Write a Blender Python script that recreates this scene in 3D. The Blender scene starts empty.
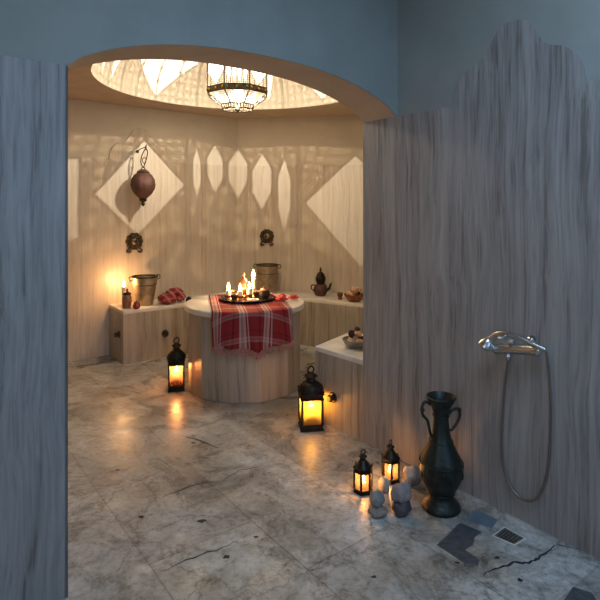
import bpy, bmesh, math, random
from mathutils import Vector, Matrix, noise
PI = math.pi
random.seed(7)
scn = bpy.context.scene
COL = scn.collection
FPX, HY, CH = 525.0, 208.0, 1.5          # focal length in px, horizon row, eye height


def sc_(v): return Vector((v[0], v[1], v[2] if len(v) > 2 else 0.0))


# ------------------------------------------------------------------ plan
Cx = Vector((0.582, 3.15, 0))            # corner of arch wall and right wall
U = Vector((0.795, 0.606, 0)).normalized()
W = Vector((-U.y, U.x, 0))
TH = 0.29                               # arch wall thickness
OPW = 1.857                              # opening width


def P(a, b, z=0.0): return Cx + U * a + W * b + Vector((0, 0, z))


def fl(px, py, z=0.0):                   # where a sight line meets the height z
    Y = (CH - z) * FPX / (py - HY)
    return Vector(((px - 300) / FPX * Y, Y, z))


# ------------------------------------------------------------------ helpers
def newbm(): return bmesh.new()


def obj(name, bm, mat, parent=None, smooth=False, loc=None, rz=0.0):
    me = bpy.data.meshes.new(name)
    bmesh.ops.recalc_face_normals(bm, faces=bm.faces)
    bm.to_mesh(me); bm.free()
    for m in (mat if isinstance(mat, (list, tuple)) else [mat]): me.materials.append(m)
    if smooth:
        for p in me.polygons: p.use_smooth = True
    o = bpy.data.objects.new(name, me)
    COL.objects.link(o)
    if parent is not None: o.parent = parent
    if loc is not None: o.location = loc
    o.rotation_euler = (0, 0, rz)
    return o


def autosmooth(o, deg=35):
    m = o.data
    for p in m.polygons: p.use_smooth = True
    bm = bmesh.new(); bm.from_mesh(m)
    for e in bm.edges:
        if len(e.link_faces) == 2 and e.calc_face_angle(0) > math.radians(deg): e.smooth = False
    bm.to_mesh(m); bm.free()
    return o


def bevel(o, w=0.004, seg=2, ang=35):
    md = o.modifiers.new('bevel', 'BEVEL'); md.width = w; md.segments = seg
    md.limit_method = 'ANGLE'; md.angle_limit = math.radians(ang)
    return o


def tag(o, label, cat, group=None):
    o['label'] = label; o['category'] = cat
    if group: o['group'] = group
    return o


def thing(name, label, cat, loc=(0, 0, 0), rz=0.0, group=None):
    o = bpy.data.objects.new(name, None); COL.objects.link(o)
    o.empty_display_size = 0.05
    o.location = loc; o.rotation_euler = (0, 0, rz)
    return tag(o, label, cat, group)


def struct(name, bm, mat, **k):
    o = obj(name, bm, mat, **k); o['kind'] = 'structure'
    return o


def dup(root, loc, rz, label, group=None):
    r = root.copy(); COL.objects.link(r); r.location = loc; r.rotation_euler = (0, 0, rz)
    r['label'] = label
    if group: r['group'] = group
    for ch in list(root.children):
        c = ch.copy(); COL.objects.link(c); c.parent = r
        for g in list(ch.children):
            d = g.copy(); COL.objects.link(d); d.parent = c
    return r


def prism(bm, pts, vec, mi=0):
    pts = [Vector(p) for p in pts]; vec = Vector(vec)
    a = [bm.verts.new(p) for p in pts]; b = [bm.verts.new(p + vec) for p in pts]
    n = len(pts)
    fs = [bm.faces.new(a), bm.faces.new(list(reversed(b)))]
    for i in range(n):
        j = (i + 1) % n
        fs.append(bm.faces.new((a[j], a[i], b[i], b[j])))
    for f in fs: f.material_index = mi
    return fs


def zprism(bm, poly, z0, z1, mi=0):
    return prism(bm, [(p[0], p[1], z0) for p in poly], (0, 0, z1 - z0), mi)


def box(bm, c, s, rz=0.0, mi=0):
    m = Matrix.Translation(c) @ Matrix.Rotation(rz, 4, 'Z')
    hx, hy, hz = s[0] / 2, s[1] / 2, s[2] / 2
    pts = [m @ Vector(p) for p in ((-hx, -hy, -hz), (hx, -hy, -hz), (hx, hy, -hz), (-hx, hy, -hz))]
    return prism(bm, pts, (0, 0, s[2]), mi)


def lathe(bm, prof, n=32, c=(0, 0, 0), mi=0, phase=0.0, flute=None):
    """prof: list of (r, z); open ends with r>0 are capped"""
    c = Vector(c); rings = []
    for r, z in prof:
        if r < 1e-5:
            rings.append([bm.verts.new(c + Vector((0, 0, z)))])
        else:
            ring = []
            for i in range(n):
                t = phase + 2 * PI * i / n
                rr = r * (1 + flute(t, z)) if flute else r
                ring.append(bm.verts.new(c + Vector((rr * math.cos(t), rr * math.sin(t), z))))
            rings.append(ring)
    fs = []
    for A, B in zip(rings, rings[1:]):
        if len(A) == 1 and len(B) == 1: continue
        for i in range(n):
            j = (i + 1) % n
            if len(A) == 1: fs.append(bm.faces.new((A[0], B[j], B[i])))
            elif len(B) == 1: fs.append(bm.faces.new((A[i], A[j], B[0])))
            else: fs.append(bm.faces.new((A[i], A[j], B[j], B[i])))
    if len(rings[0]) > 1: fs.append(bm.faces.new(list(reversed(rings[0]))))
    if len(rings[-1]) > 1: fs.append(bm.faces.new(rings[-1]))
    for f in fs: f.material_index = mi
    return fs


def tube(bm, pts, r, n=8, closed=False, mi=0):
    """sweep a circle (radius number or list) along a polyline"""
    pts = [Vector(p) for p in pts]; N = len(pts)
    rad = r if isinstance(r, (list, tuple)) else [r] * N
    tang = []
    for i in range(N):
        if closed: t = pts[(i + 1) % N] - pts[i - 1]
        else: t = pts[min(i + 1, N - 1)] - pts[max(i - 1, 0)]
        tang.append(t.normalized() if t.length > 1e-9 else Vector((0, 0, 1)))
    ref = Vector((0, 0, 1)) if abs(tang[0].z) < 0.9 else Vector((1, 0, 0))
    nrm = (ref - tang[0] * ref.dot(tang[0])).normalized()
    rings = []
    for i in range(N):
        nrm = (nrm - tang[i] * nrm.dot(tang[i])).normalized()
        bi = tang[i].cross(nrm)
        rings.append([bm.verts.new(pts[i] + (nrm * math.cos(2 * PI * k / n) + bi * math.sin(2 * PI * k / n)) * rad[i]) for k in range(n)])
    pairs = list(zip(rings, rings[1:]))
    if closed: pairs.append((rings[-1], rings[0]))
    fs = []
    for A, B in pairs:
        for k in range(n):
            j = (k + 1) % n
            fs.append(bm.faces.new((A[k], A[j], B[j], B[k])))
    if not closed:
        fs.append(bm.faces.new(list(reversed(rings[0])))); fs.append(bm.faces.new(rings[-1]))
    for f in fs: f.material_index = mi
    return fs


def spline(pts, m=8, closed=False):
    pts = [Vector(p) for p in pts]; out = []; N = len(pts)
    segs = N if closed else N - 1
    for i in range(segs):
        if closed: p0, p1, p2, p3 = pts[i - 1], pts[i], pts[(i + 1) % N], pts[(i + 2) % N]
        else: p0, p1, p2, p3 = pts[max(i - 1, 0)], pts[i], pts[i + 1], pts[min(i + 2, N - 1)]
        for k in range(m):
            t = k / m
            out.append(0.5 * ((2 * p1) + (p2 - p0) * t + (2 * p0 - 5 * p1 + 4 * p2 - p3) * t * t + (3 * p1 - p0 - 3 * p2 + p3) * t ** 3))
    if not closed: out.append(pts[-1])
    return out


def ring(bm, c, R, r, axis='Z', n=28, m=8, mi=0, sx=1.0, rot=0.0):
    c = Vector(c); pts = []
    for i in range(n):
        t = 2 * PI * i / n; x, y = R * sx * math.cos(t), R * math.sin(t)
        if axis == 'Z': v = Vector((x, y, 0))
        elif axis == 'Y': v = Vector((x, 0, y))
        else: v = Vector((0, x, y))
        pts.append(c + Matrix.Rotation(rot, 3, 'Z') @ v)
    return tube(bm, pts, r, m, closed=True, mi=mi)


def ball(bm, c, s, u=20, v=12, amp=0.0, freq=1.0, seed=0.0, flat=None, mi=0):
    """an ellipsoid, roughened by noise"""
    c = Vector(c); s = Vector(s) if not isinstance(s, (int, float)) else Vector((s, s, s))
    before = set(bm.verts)
    r = bmesh.ops.create_uvsphere(bm, u_segments=u, v_segments=v, radius=1.0)
    for vt in r['verts']:
        d = vt.co.normalized()
        k = 1 + (amp * noise.noise(d * freq + Vector((seed, seed * 1.7, 0))) if amp else 0)
        z = d.z * s.z * k
        if flat is not None and z < -s.z * flat: z = -s.z * flat
        vt.co = c + Vector((d.x * s.x * k, d.y * s.y * k, z))
        for f in vt.link_faces: f.material_index = mi
    return r['verts']


# ------------------------------------------------------------------ materials
def mat_new(name):
    m = bpy.data.materials.new(name); m.use_nodes = True
    nt = m.node_tree; nt.nodes.clear()
    out = nt.nodes.new('ShaderNodeOutputMaterial')
    return m, nt, out


def N(nt, kind, **kw):
    n = nt.nodes.new('ShaderNode' + kind)
    for k, v in kw.items():
        if k in n.inputs: n.inputs[k].default_value = v
        else: setattr(n, k, v)
    return n


def L(nt, a, b): nt.links.new(a, b)


def ramp(nt, stops, interp='LINEAR'):
    r = nt.nodes.new('ShaderNodeValToRGB'); el = r.color_ramp.elements
    r.color_ramp.interpolation = interp
    while len(el) > 1: el.remove(el[-1])
    el[0].position = stops[0][0]; el[0].color = (*stops[0][1], 1)
    for p, c in stops[1:]:
        e = el.new(p); e.color = (*c, 1)
    return r


def simple(name, col, rough=0.5, metal=0.0, var=0.0, vscale=20.0, bump=0.0, bscale=60.0, spec=0.5, col2=None):
    m, nt, out = mat_new(name)
    b = N(nt, 'BsdfPrincipled'); L(nt, b.outputs[0], out.inputs[0])
    b.inputs['Base Color'].default_value = (*col, 1)
    b.inputs['Roughness'].default_value = rough; b.inputs['Metallic'].default_value = metal
    b.inputs['Specular IOR Level'].default_value = spec
    tc = N(nt, 'TexCoord')
    if var or col2:
        nz = N(nt, 'TexNoise', Scale=vscale, Detail=5.0, Roughness=0.6); L(nt, tc.outputs['Object'], nz.inputs['Vector'])
        c2 = col2 or tuple(max(0, c * (1 - var)) for c in col)
        c1 = col if col2 else tuple(min(1, c * (1 + var)) for c in col)
        r = ramp(nt, [(0.35, c2), (0.65, c1)]); L(nt, nz.outputs['Fac'], r.inputs[0]); L(nt, r.outputs[0], b.inputs['Base Color'])
    if bump:
        nb = N(nt, 'TexNoise', Scale=bscale, Detail=4.0); L(nt, tc.outputs['Object'], nb.inputs['Vector'])
        bp = N(nt, 'Bump', Strength=bump, Distance=0.01); L(nt, nb.outputs['Fac'], bp.inputs['Height']); L(nt, bp.outputs[0], b.inputs['Normal'])
    return m


def veined(name, cols, scale=(13, 13, 0.8), rough=0.45, dist=1.2, blotch=0.25, fine=0.5):
    """travertine sawn so that its veins stand upright"""
    m, nt, out = mat_new(name)
    b = N(nt, 'BsdfPrincipled', Roughness=rough); L(nt, b.outputs[0], out.inputs[0])
    geo = N(nt, 'NewGeometry')
    warp = N(nt, 'TexNoise', Scale=1.6, Detail=2.0); L(nt, geo.outputs['Position'], warp.inputs['Vector'])
    wv = N(nt, 'VectorMath', operation='MULTIPLY_ADD'); L(nt, warp.outputs['Color'], wv.inputs[0])
    wv.inputs[1].default_value = (0.07, 0.07, 0.0); L(nt, geo.outputs['Position'], wv.inputs[2])
    mp = N(nt, 'Mapping'); mp.inputs['Scale'].default_value = scale; L(nt, wv.outputs[0], mp.inputs['Vector'])
    n1 = N(nt, 'TexNoise', Scale=1.0, Detail=7.0, Roughness=0.62, Distortion=dist); L(nt, mp.outputs[0], n1.inputs['Vector'])
    mp2 = N(nt, 'Mapping'); mp2.inputs['Scale'].default_value = (scale[0] * 5, scale[1] * 5, scale[2] * 3.5); L(nt, wv.outputs[0], mp2.inputs['Vector'])
    n2 = N(nt, 'TexNoise', Scale=1.0, Detail=3.0, Roughness=0.5, Distortion=0.4); L(nt, mp2.outputs[0], n2.inputs['Vector'])
    n3 = N(nt, 'TexNoise', Scale=1.5, Detail=4.0); L(nt, geo.outputs['Position'], n3.inputs['Vector'])
    mx = N(nt, 'Math', operation='MULTIPLY_ADD'); L(nt, n2.outputs['Fac'], mx.inputs[0]); mx.inputs[1].default_value = fine; L(nt, n1.outputs['Fac'], mx.inputs[2])
    ad = N(nt, 'Math', operation='MULTIPLY_ADD'); L(nt, n3.outputs['Fac'], ad.inputs[0]); ad.inputs[1].default_value = blotch; L(nt, mx.outputs[0], ad.inputs[2])
    sub = N(nt, 'Math', operation='SUBTRACT'); L(nt, ad.outputs[0], sub.inputs[0]); sub.inputs[1].default_value = 0.5 * (fine + blotch)
    r = ramp(nt, cols); L(nt, sub.outputs[0], r.inputs[0]); L(nt, r.outputs[0], b.inputs['Base Color'])
    bp = N(nt, 'Bump', Strength=0.25, Distance=0.004); L(nt, mx.outputs[0], bp.inputs['Height']); L(nt, bp.outputs[0], b.inputs['Normal'])
    return m


M = {}
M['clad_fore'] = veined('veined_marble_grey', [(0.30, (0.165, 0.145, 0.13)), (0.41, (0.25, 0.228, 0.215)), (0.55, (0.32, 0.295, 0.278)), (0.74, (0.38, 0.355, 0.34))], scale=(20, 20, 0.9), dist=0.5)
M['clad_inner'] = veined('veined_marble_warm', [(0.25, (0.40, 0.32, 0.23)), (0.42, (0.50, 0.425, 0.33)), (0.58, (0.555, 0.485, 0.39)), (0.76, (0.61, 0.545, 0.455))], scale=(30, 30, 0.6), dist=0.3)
M['bench'] = veined('bench_marble', [(0.30, (0.20, 0.165, 0.125)), (0.46, (0.345, 0.30, 0.24)), (0.72, (0.44, 0.395, 0.33))], scale=(20, 20, 0.8), dist=0.3)
M['slab'] = simple('white_marble', (0.66, 0.63, 0.57), 0.3, var=0.10, vscale=6)
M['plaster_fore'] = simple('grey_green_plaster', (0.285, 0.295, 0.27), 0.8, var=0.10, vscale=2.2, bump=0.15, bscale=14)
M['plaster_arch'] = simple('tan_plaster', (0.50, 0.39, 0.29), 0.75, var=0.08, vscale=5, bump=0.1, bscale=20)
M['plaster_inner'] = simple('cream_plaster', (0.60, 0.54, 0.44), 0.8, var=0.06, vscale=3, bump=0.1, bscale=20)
M['dome'] = simple('dome_plaster', (0.72, 0.68, 0.60), 0.8, var=0.03, vscale=3)
M['dark_stone'] = simple('dark_grey_stone', (0.07, 0.075, 0.085), 0.5, var=0.4, vscale=30)
M['blue_stone'] = simple('blue_grey_stone', (0.13, 0.17, 0.20), 0.4, var=0.2, vscale=14)
M['crack'] = simple('crack_filling', (0.035, 0.032, 0.03), 0.8)
M['iron'] = simple('dark_iron', (0.035, 0.028, 0.022), 0.45, 0.85, var=0.35, vscale=40, bump=0.1)
M['bronze'] = simple('dark_bronze', (0.085, 0.06, 0.035), 0.42, 0.8, var=0.4, vscale=30, bump=0.15)
M['copper'] = simple('aged_copper', (0.30, 0.12, 0.06), 0.38, 0.85, var=0.35, vscale=25, bump=0.1)
M['rust_copper'] = simple('red_brown_copper', (0.10, 0.045, 0.035), 0.6, 0.35, var=0.25, vscale=18, bump=0.2, bscale=40)
M['brass'] = simple('worn_brass', (0.40, 0.32, 0.21), 0.48, 0.75, var=0.25, vscale=18, bump=0.05)
M['verdigris'] = simple('dark_green_patina', (0.026, 0.033, 0.024), 0.40, 0.35, bump=0.25, bscale=45, col2=(0.012, 0.012, 0.010), vscale=14)
M['chrome'] = simple('chrome', (0.66, 0.63, 0.60), 0.26, 1.0)
M['steel_hose'] = simple('steel_hose', (0.24, 0.21, 0.19), 0.35, 0.8)
M['wax'] = simple('cream_wax', (0.80, 0.70, 0.52), 0.5)
M['redwax'] = simple('red_wax', (0.55, 0.10, 0.05), 0.5)
M['wick'] = simple('black_wick', (0.02, 0.02, 0.02), 0.9)
M['black_tray'] = simple('black_lacquer', (0.012, 0.012, 0.012), 0.25)
M['red_glaze'] = simple('dark_red_glaze', (0.22, 0.025, 0.02), 0.3)
M['brown_glaze'] = simple('brown_glaze', (0.24, 0.10, 0.055), 0.35, var=0.3, vscale=25)
M['petal'] = simple('red_petal', (0.62, 0.07, 0.06), 0.55, var=0.25, vscale=30)
M['petal_pale'] = simple('pale_pink_petal', (0.80, 0.45, 0.38), 0.55)
M['china'] = simple('white_china', (0.78, 0.76, 0.72), 0.2)
M['dark_lump'] = simple('dark_brown_husk', (0.045, 0.022, 0.014), 0.7, var=0.4, vscale=60, bump=0.4, bscale=120)
M['peach_lump'] = simple('peach_shell', (0.74, 0.46, 0.30), 0.5, var=0.2, vscale=40, bump=0.2, bscale=90)
M['grate'] = simple('grey_brown_iron', (0.14, 0.125, 0.11), 0.5, 0.3, var=0.4, vscale=40)
M['grey_clay'] = simple('grey_stoneware', (0.30, 0.27, 0.22), 0.5, var=0.15, vscale=30)
for nm, c in (('stone_tan', (0.27, 0.22, 0.175)), ('stone_grey', (0.24, 0.225, 0.21)), ('stone_plum', (0.08, 0.068, 0.075)),
              ('stone_pink', (0.30, 0.235, 0.22)), ('stone_white', (0.46, 0.42, 0.38)), ('stone_cream', (0.58, 0.50, 0.38))):
    M[nm] = simple(nm, c, 0.6, var=0.22, vscale=32, bump=0.3, bscale=50)


def pane_mat(name, tint, scatter, glow=0.35, upright=None):
    """stained glass: lets light through and scatters part of it"""
    m, nt, out = mat_new(name)
    tr = N(nt, 'BsdfTransparent'); tr.inputs[0].default_value = (*tint, 1)
    tl = N(nt, 'BsdfTranslucent'); tl.inputs[0].default_value = (*scatter, 1)
    gl = N(nt, 'BsdfGlossy', Roughness=0.08)
    m1 = N(nt, 'MixShader'); m1.inputs[0].default_value = glow
    m2 = N(nt, 'MixShader'); m2.inputs[0].default_value = 0.05
    L(nt, tr.outputs[0], m1.inputs[1]); L(nt, tl.outputs[0], m1.inputs[2])
    L(nt, m1.outputs[0], m2.inputs[1]); L(nt, gl.outputs[0], m2.inputs[2]); L(nt, m2.outputs[0], out.inputs[0])
    return m


M['pane_yellow'] = pane_mat('yellow_glass', (0.95, 0.78, 0.40), (0.90, 0.66, 0.18), 0.34)
M['pane_red'] = pane_mat('orange_red_glass', (0.96, 0.78, 0.58), (0.85, 0.40, 0.24), 0.22)
M['pane_clear'] = pane_mat('clear_amber_glass', (0.92, 0.78, 0.60), (0.85, 0.55, 0.32), 0.09)
M['lamp_clear'] = pane_mat('clear_lamp_glass', (0.95, 0.93, 0.88), (0.95, 0.95, 0.92), 0.14)


def lattice_mat():
    m, nt, out = mat_new('beaded_lattice_glass')
    uv = N(nt, 'TexCoord')
    br = N(nt, 'TexBrick', Scale=1.0); br.offset = 0.0; br.inputs['Mortar Size'].default_value = 0.030
    br.inputs['Brick Width'].default_value = 0.12; br.inputs['Row Height'].default_value = 0.12
    br.inputs['Color1'].default_value = (0.36, 0.30, 0.22, 1); br.inputs['Color2'].default_value = (0.30, 0.245, 0.175, 1)
    br.inputs['Mortar'].default_value = (0.10, 0.08, 0.06, 1)
    L(nt, uv.outputs['UV'], br.inputs['Vector'])
    tr = N(nt, 'BsdfTransparent'); L(nt, br.outputs['Color'], tr.inputs[0])
    tl = N(nt, 'BsdfTranslucent'); L(nt, br.outputs['Color'], tl.inputs[0])
    mx = N(nt, 'MixShader'); mx.inputs[0].default_value = 0.12
    L(nt, tr.outputs[0], mx.inputs[1]); L(nt, tl.outputs[0], mx.inputs[2]); L(nt, mx.outputs[0], out.inputs[0])
    return m


M['lamp_lattice'] = lattice_mat()


def glow_mat(name, col, strength, see=0.5):
    m, nt, out = mat_new(name)
    e = N(nt, 'Emission'); e.inputs[0].default_value = (*col, 1); e.inputs[1].default_value = strength
    t = N(nt, 'BsdfTransparent'); a = N(nt, 'AddShader')
    L(nt, e.outputs[0], a.inputs[0]); L(nt, t.outputs[0], a.inputs[1]); L(nt, a.outputs[0], out.inputs[0])
    return m


M['gem_green'] = simple('green_gem', (0.06, 0.22, 0.10), 0.15)
M['gem_amber'] = simple('amber_gem', (0.50, 0.24, 0.03), 0.15)
M['flame'] = glow_mat('candle_flame', (1.0, 0.62, 0.22), 14.0)
M['bulb'] = glow_mat('lit_bulb', (1.0, 0.93, 0.80), 10.0)


def plaid_mat():
    m, nt, out = mat_new('red_plaid_cotton')
    b = N(nt, 'BsdfPrincipled', Roughness=0.9); L(nt, b.outputs[0], out.inputs[0])
    b.inputs['Specular IOR Level'].default_value = 0.1
    uv = N(nt, 'TexCoord'); sp = N(nt, 'SeparateXYZ'); L(nt, uv.outputs['UV'], sp.inputs[0])

    def bands(sock, stops, freq):
        k = N(nt, 'Math', operation='MULTIPLY'); L(nt, sock, k.inputs[0]); k.inputs[1].default_value = freq
        f = N(nt, 'Math', operation='FRACT'); L(nt, k.outputs[0], f.inputs[0])
        r = ramp(nt, stops, 'CONSTANT'); L(nt, f.outputs[0], r.inputs[0]); return r
    red, dark, pale, grey = (0.25, 0.026, 0.028), (0.10, 0.012, 0.018), (0.46, 0.31, 0.29), (0.29, 0.19, 0.19)
    a = bands(sp.outputs[0], [(0, red), (0.30, dark), (0.36, red), (0.52, pale), (0.58, grey), (0.66, pale), (0.74, red), (0.80, pale), (0.84, red)], 5.2)
    c = bands(sp.outputs[1], [(0, red), (0.30, dark), (0.36, red), (0.56, pale), (0.62, grey), (0.70, pale), (0.78, red)], 5.2)
    mx = N(nt, 'MixRGB'); mx.inputs[0].default_value = 0.30; L(nt, a.outputs[0], mx.inputs[1]); L(nt, c.outputs[0], mx.inputs[2])
    L(nt, mx.outputs[0], b.inputs['Base Color'])
    return m


M['plaid'] = plaid_mat()
M['fringe'] = simple('pale_red_fringe', (0.46, 0.22, 0.19), 0.9, var=0.4, vscale=60)


def floor_mat():
    m, nt, out = mat_new('worn_marble_floor')
    b = N(nt, 'BsdfPrincipled'); L(nt, b.outputs[0], out.inputs[0])
    geo = N(nt, 'NewGeometry')
    sh = N(nt, 'VectorMath', operation='SUBTRACT'); L(nt, geo.outputs['Position'], sh.inputs[0]); sh.inputs[1].default_value = Cx
    # slab courses run along the right-hand wall
    du = N(nt, 'VectorMath', operation='DOT_PRODUCT'); L(nt, sh.outputs[0], du.inputs[0]); du.inputs[1].default_value = U
    dw = N(nt, 'VectorMath', operation='DOT_PRODUCT'); L(nt, sh.outputs[0], dw.inputs[0]); dw.inputs[1].default_value = W
    cb = N(nt, 'CombineXYZ'); L(nt, dw.outputs['Value'], cb.inputs[0]); L(nt, du.outputs['Value'], cb.inputs[1])
    wob = N(nt, 'TexNoise', Scale=5.0, Detail=3.0); L(nt, geo.outputs['Position'], wob.inputs['Vector'])
    wm = N(nt, 'VectorMath', operation='MULTIPLY_ADD'); L(nt, wob.outputs['Color'], wm.inputs[0]); wm.inputs[1].default_value = (0.018, 0.018, 0); L(nt, cb.outputs[0], wm.inputs[2])
    br = N(nt, 'TexBrick', Scale=1.0); br.offset = 0.37
    br.inputs['Mortar Size'].default_value = 0.005; br.inputs['Mortar Smooth'].default_value = 0.3
    br.inputs['Brick Width'].default_value = 1.15; br.inputs['Row Height'].default_value = 0.51
    br.inputs['Color1'].default_value = (0.70, 0.69, 0.67, 1); br.inputs['Color2'].default_value = (1.16, 1.16, 1.14, 1)
    br.inputs['Mortar'].default_value = (0.72, 0.70, 0.67, 1)
    L(nt, wm.outputs[0], br.inputs['Vector'])
    n1 = N(nt, 'TexNoise', Scale=2.4, Detail=9.0, Roughness=0.68, Distortion=1.1); L(nt, geo.outputs['Position'], n1.inputs['Vector'])
    r1 = ramp(nt, [(0.28, (0.25, 0.245, 0.235)), (0.43, (0.38, 0.38, 0.375)), (0.54, (0.48, 0.485, 0.485)), (0.72, (0.58, 0.59, 0.595))]); L(nt, n1.outputs['Fac'], r1.inputs[0])
    n2 = N(nt, 'TexNoise', Scale=11.0, Detail=8.0, Roughness=0.72, Distortion=0.5); L(nt, geo.outputs['Position'], n2.inputs['Vector'])
    r2 = ramp(nt, [(0.31, (0.36, 0.335, 0.30)), (0.43, (0.80, 0.785, 0.76)), (0.55, (1.0, 1.0, 0.99)), (0.72, (1.22, 1.22, 1.22))]); L(nt, n2.outputs['Fac'], r2.inputs[0])
    vo = N(nt, 'TexVoronoi', Scale=2.1); vo.feature = 'DISTANCE_TO_EDGE'
    n4 = N(nt, 'TexNoise', Scale=4.0, Detail=6.0, Roughness=0.65); L(nt, geo.outputs['Position'], n4.inputs['Vector'])
    vm = N(nt, 'VectorMath', operation='MULTIPLY_ADD'); L(nt, n4.outputs['Color'], vm.inputs[0]); vm.inputs[1].default_value = (0.5, 0.5, 0); L(nt, geo.outputs['Position'], vm.inputs[2])
    L(nt, vm.outputs[0], vo.inputs['Vector'])
    rv = ramp(nt, [(0.0, (0.42, 0.39, 0.36)), (0.012, (0.80, 0.79, 0.78)), (0.03, (1, 1, 1))]); L(nt, vo.outputs['Distance'], rv.inputs[0])
    n5 = N(nt, 'TexNoise', Scale=1.1, Detail=5.0, Roughness=0.6); L(nt, geo.outputs['Position'], n5.inputs['Vector'])
    r5 = ramp(nt, [(0.36, (0.62, 0.55, 0.46)), (0.50, (0.92, 0.89, 0.85)), (0.62, (1.08, 1.08, 1.08))]); L(nt, n5.outputs['Fac'], r5.inputs[0])
    n6 = N(nt, 'TexNoise', Scale=38.0, Detail=4.0, Roughness=0.7); L(nt, geo.outputs['Position'], n6.inputs['Vector'])
    r6 = ramp(nt, [(0.34, (0.62, 0.60, 0.57)), (0.48, (1.0, 1.0, 1.0)), (0.68, (1.15, 1.15, 1.15))]); L(nt, n6.outputs['Fac'], r6.inputs[0])
    x = r1.outputs[0]
    for s, f in ((r5.outputs[0], 1.0), (r6.outputs[0], 0.8), (r2.outputs[0], 1.0), (br.outputs['Color'], 1.0), (rv.outputs[0], 0.75)):
        mm = N(nt, 'MixRGB', blend_type='MULTIPLY'); mm.inputs[0].default_value = f
        L(nt, x, mm.inputs[1]); L(nt, s, mm.inputs[2]); x = mm.outputs[0]
    L(nt, x, b.inputs['Base Color'])
    rr = ramp(nt, [(0.35, (0.20,) * 3), (0.65, (0.42,) * 3)]); L(nt, n1.outputs['Fac'], rr.inputs[0]); L(nt, rr.outputs[0], b.inputs['Roughness'])
    bp = N(nt, 'Bump', Strength=0.30, Distance=0.006); L(nt, n2.outputs['Fac'], bp.inputs['Height']); L(nt, bp.outputs[0], b.inputs['Normal'])
    return m


M['floor'] = floor_mat()

# ------------------------------------------------------------------ the shell
CL = 0.012                                # cladding thickness
HF = 3.0                                  # height of the front room
HI = 2.57                                 # flat ceiling of the inner room
A0, B0 = -3.7, -4.3                       # far sides of the front room
E = P(0, TH)
Wl = Vector((-1.95, 5.36, 0))             # a point on the left-hand back wall of the inner room
P1 = Vector((-0.753, 6.27, 0))
BD = Vector((0.991, -0.134, 0)).normalized()
L1 = Wl - U * 1.0
L2 = Vector((-2.75, 3.2, 0))
L3 = P(-OPW - 0.55, TH)
E2 = P(1.5, TH)
P2 = P1 + BD * 2.4

bm = newbm()
fl_poly = [P(A0, B0), P(0.2, B0), P(0.2, TH), E2 + U * 0.2, P2 + Vector((0.2, 0.2, 0)), P1 + Vector((0, 0.3, 0)), L1 + Vector((-0.3, 0.1, 0)), L2 - Vector((0.3, 0, 0)), P(A0, TH)]
zprism(bm, fl_poly, -0.12, 0.0, 0)


def floor_patch(px, mi, z=0.0012):
    pts = [fl(*p) for p in px]
    prism(bm, [(p.x, p.y, -0.01) for p in pts], (0, 0, 0.01 + z), mi)


def floor_crack(px, w, mi=2):
    pts = [fl(*p) for p in px]; rnd = random.Random(len(px) + int(px[0][0]))
    full = []
    for p, q in zip(pts, pts[1:]):
        for k in range(4):
            t = k / 4; v = p.lerp(q, t)
            full.append(v + Vector((rnd.uniform(-1, 1), rnd.uniform(-1, 1), 0)) * 0.006)
    full.append(pts[-1]); n = len(full)
    lo, hi = [], []
    for i, v in enumerate(full):
        t = (full[min(i + 1, n - 1)] - full[max(i - 1, 0)]).normalized(); nn = Vector((-t.y, t.x, 0))
        ww = w * (0.25 + 0.75 * math.sin(PI * (i + 0.6) / (n + 0.2))) * rnd.uniform(0.6, 1.3) / 2
        lo.append(v - nn * ww); hi.append(v + nn * ww)
    vs0 = [bm.verts.new((v.x, v.y, 0.0008)) for v in lo]; vs1 = [bm.verts.new((v.x, v.y, 0.0008)) for v in hi]
    for i in range(n - 1):
        bm.faces.new((vs0[i], vs0[i + 1], vs1[i + 1], vs1[i])).material_index = mi


floor_patch([(460, 523), (482, 532), (475, 537), (473, 545), (465, 550), (480, 560), (478, 565), (467, 565), (452, 555), (437, 545)], 1)
floor_patch([(478, 510), (498, 520), (492, 528), (463, 520)], 3)
floor_patch([(573, 587), (592, 593), (600, 606), (560, 606)], 1)
floor_crack([(482, 575), (500, 568), (513, 563), (530, 563), (540, 558), (547, 552), (555, 545)], 0.014)
floor_crack([(555, 545), (575, 548), (592, 556)], 0.006)
floor_crack([(163, 497), (181, 490), (201, 483), (221, 482)], 0.012)
floor_crack([(161, 572), (186, 560), (216, 550), (238, 541)], 0.008)
floor_crack([(186, 437), (201, 441), (218, 448)], 0.018)
floor_crack([(221, 482), (240, 470), (262, 466)], 0.006)
for px, py, r in ((202, 521, 0.016), (226, 557, 0.012), (256, 537, 0.010), (141, 517, 0.013), (374, 577, 0.009), (497, 558, 0.010), (520, 580, 0.010), (118, 470, 0.010), (193, 443, 0.012), (457, 563, 0.008)):
    c = fl(px, py); rnd = random.Random(px)
    pts = [(px + 0, py)]
    vs = []
    for k in range(9):
        t = 2 * PI * k / 9; rr = r * rnd.uniform(0.6, 1.3)
        vs.append(bm.verts.new((c.x + rr * 1.3 * math.cos(t), c.y + rr * math.sin(t), 0.0007)))
    bm.faces.new(vs).material_index = 2
struct('floor', bm, [M['floor'], M['dark_stone'], M['crack'], M['blue_stone']])

# arch wall (front wall of the inner room): slab with a basket arch
ARISE, ZS = 0.20, 2.05


def arch_pts(n=40):
    out = []
    for i in range(n + 1):
        s = -1 + 2 * i / n
        out.append((-OPW / 2 + s * OPW / 2, ZS + ARISE * max(0.0, (1 - abs(s) ** 2.3)) ** 0.75))
    return out


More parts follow.
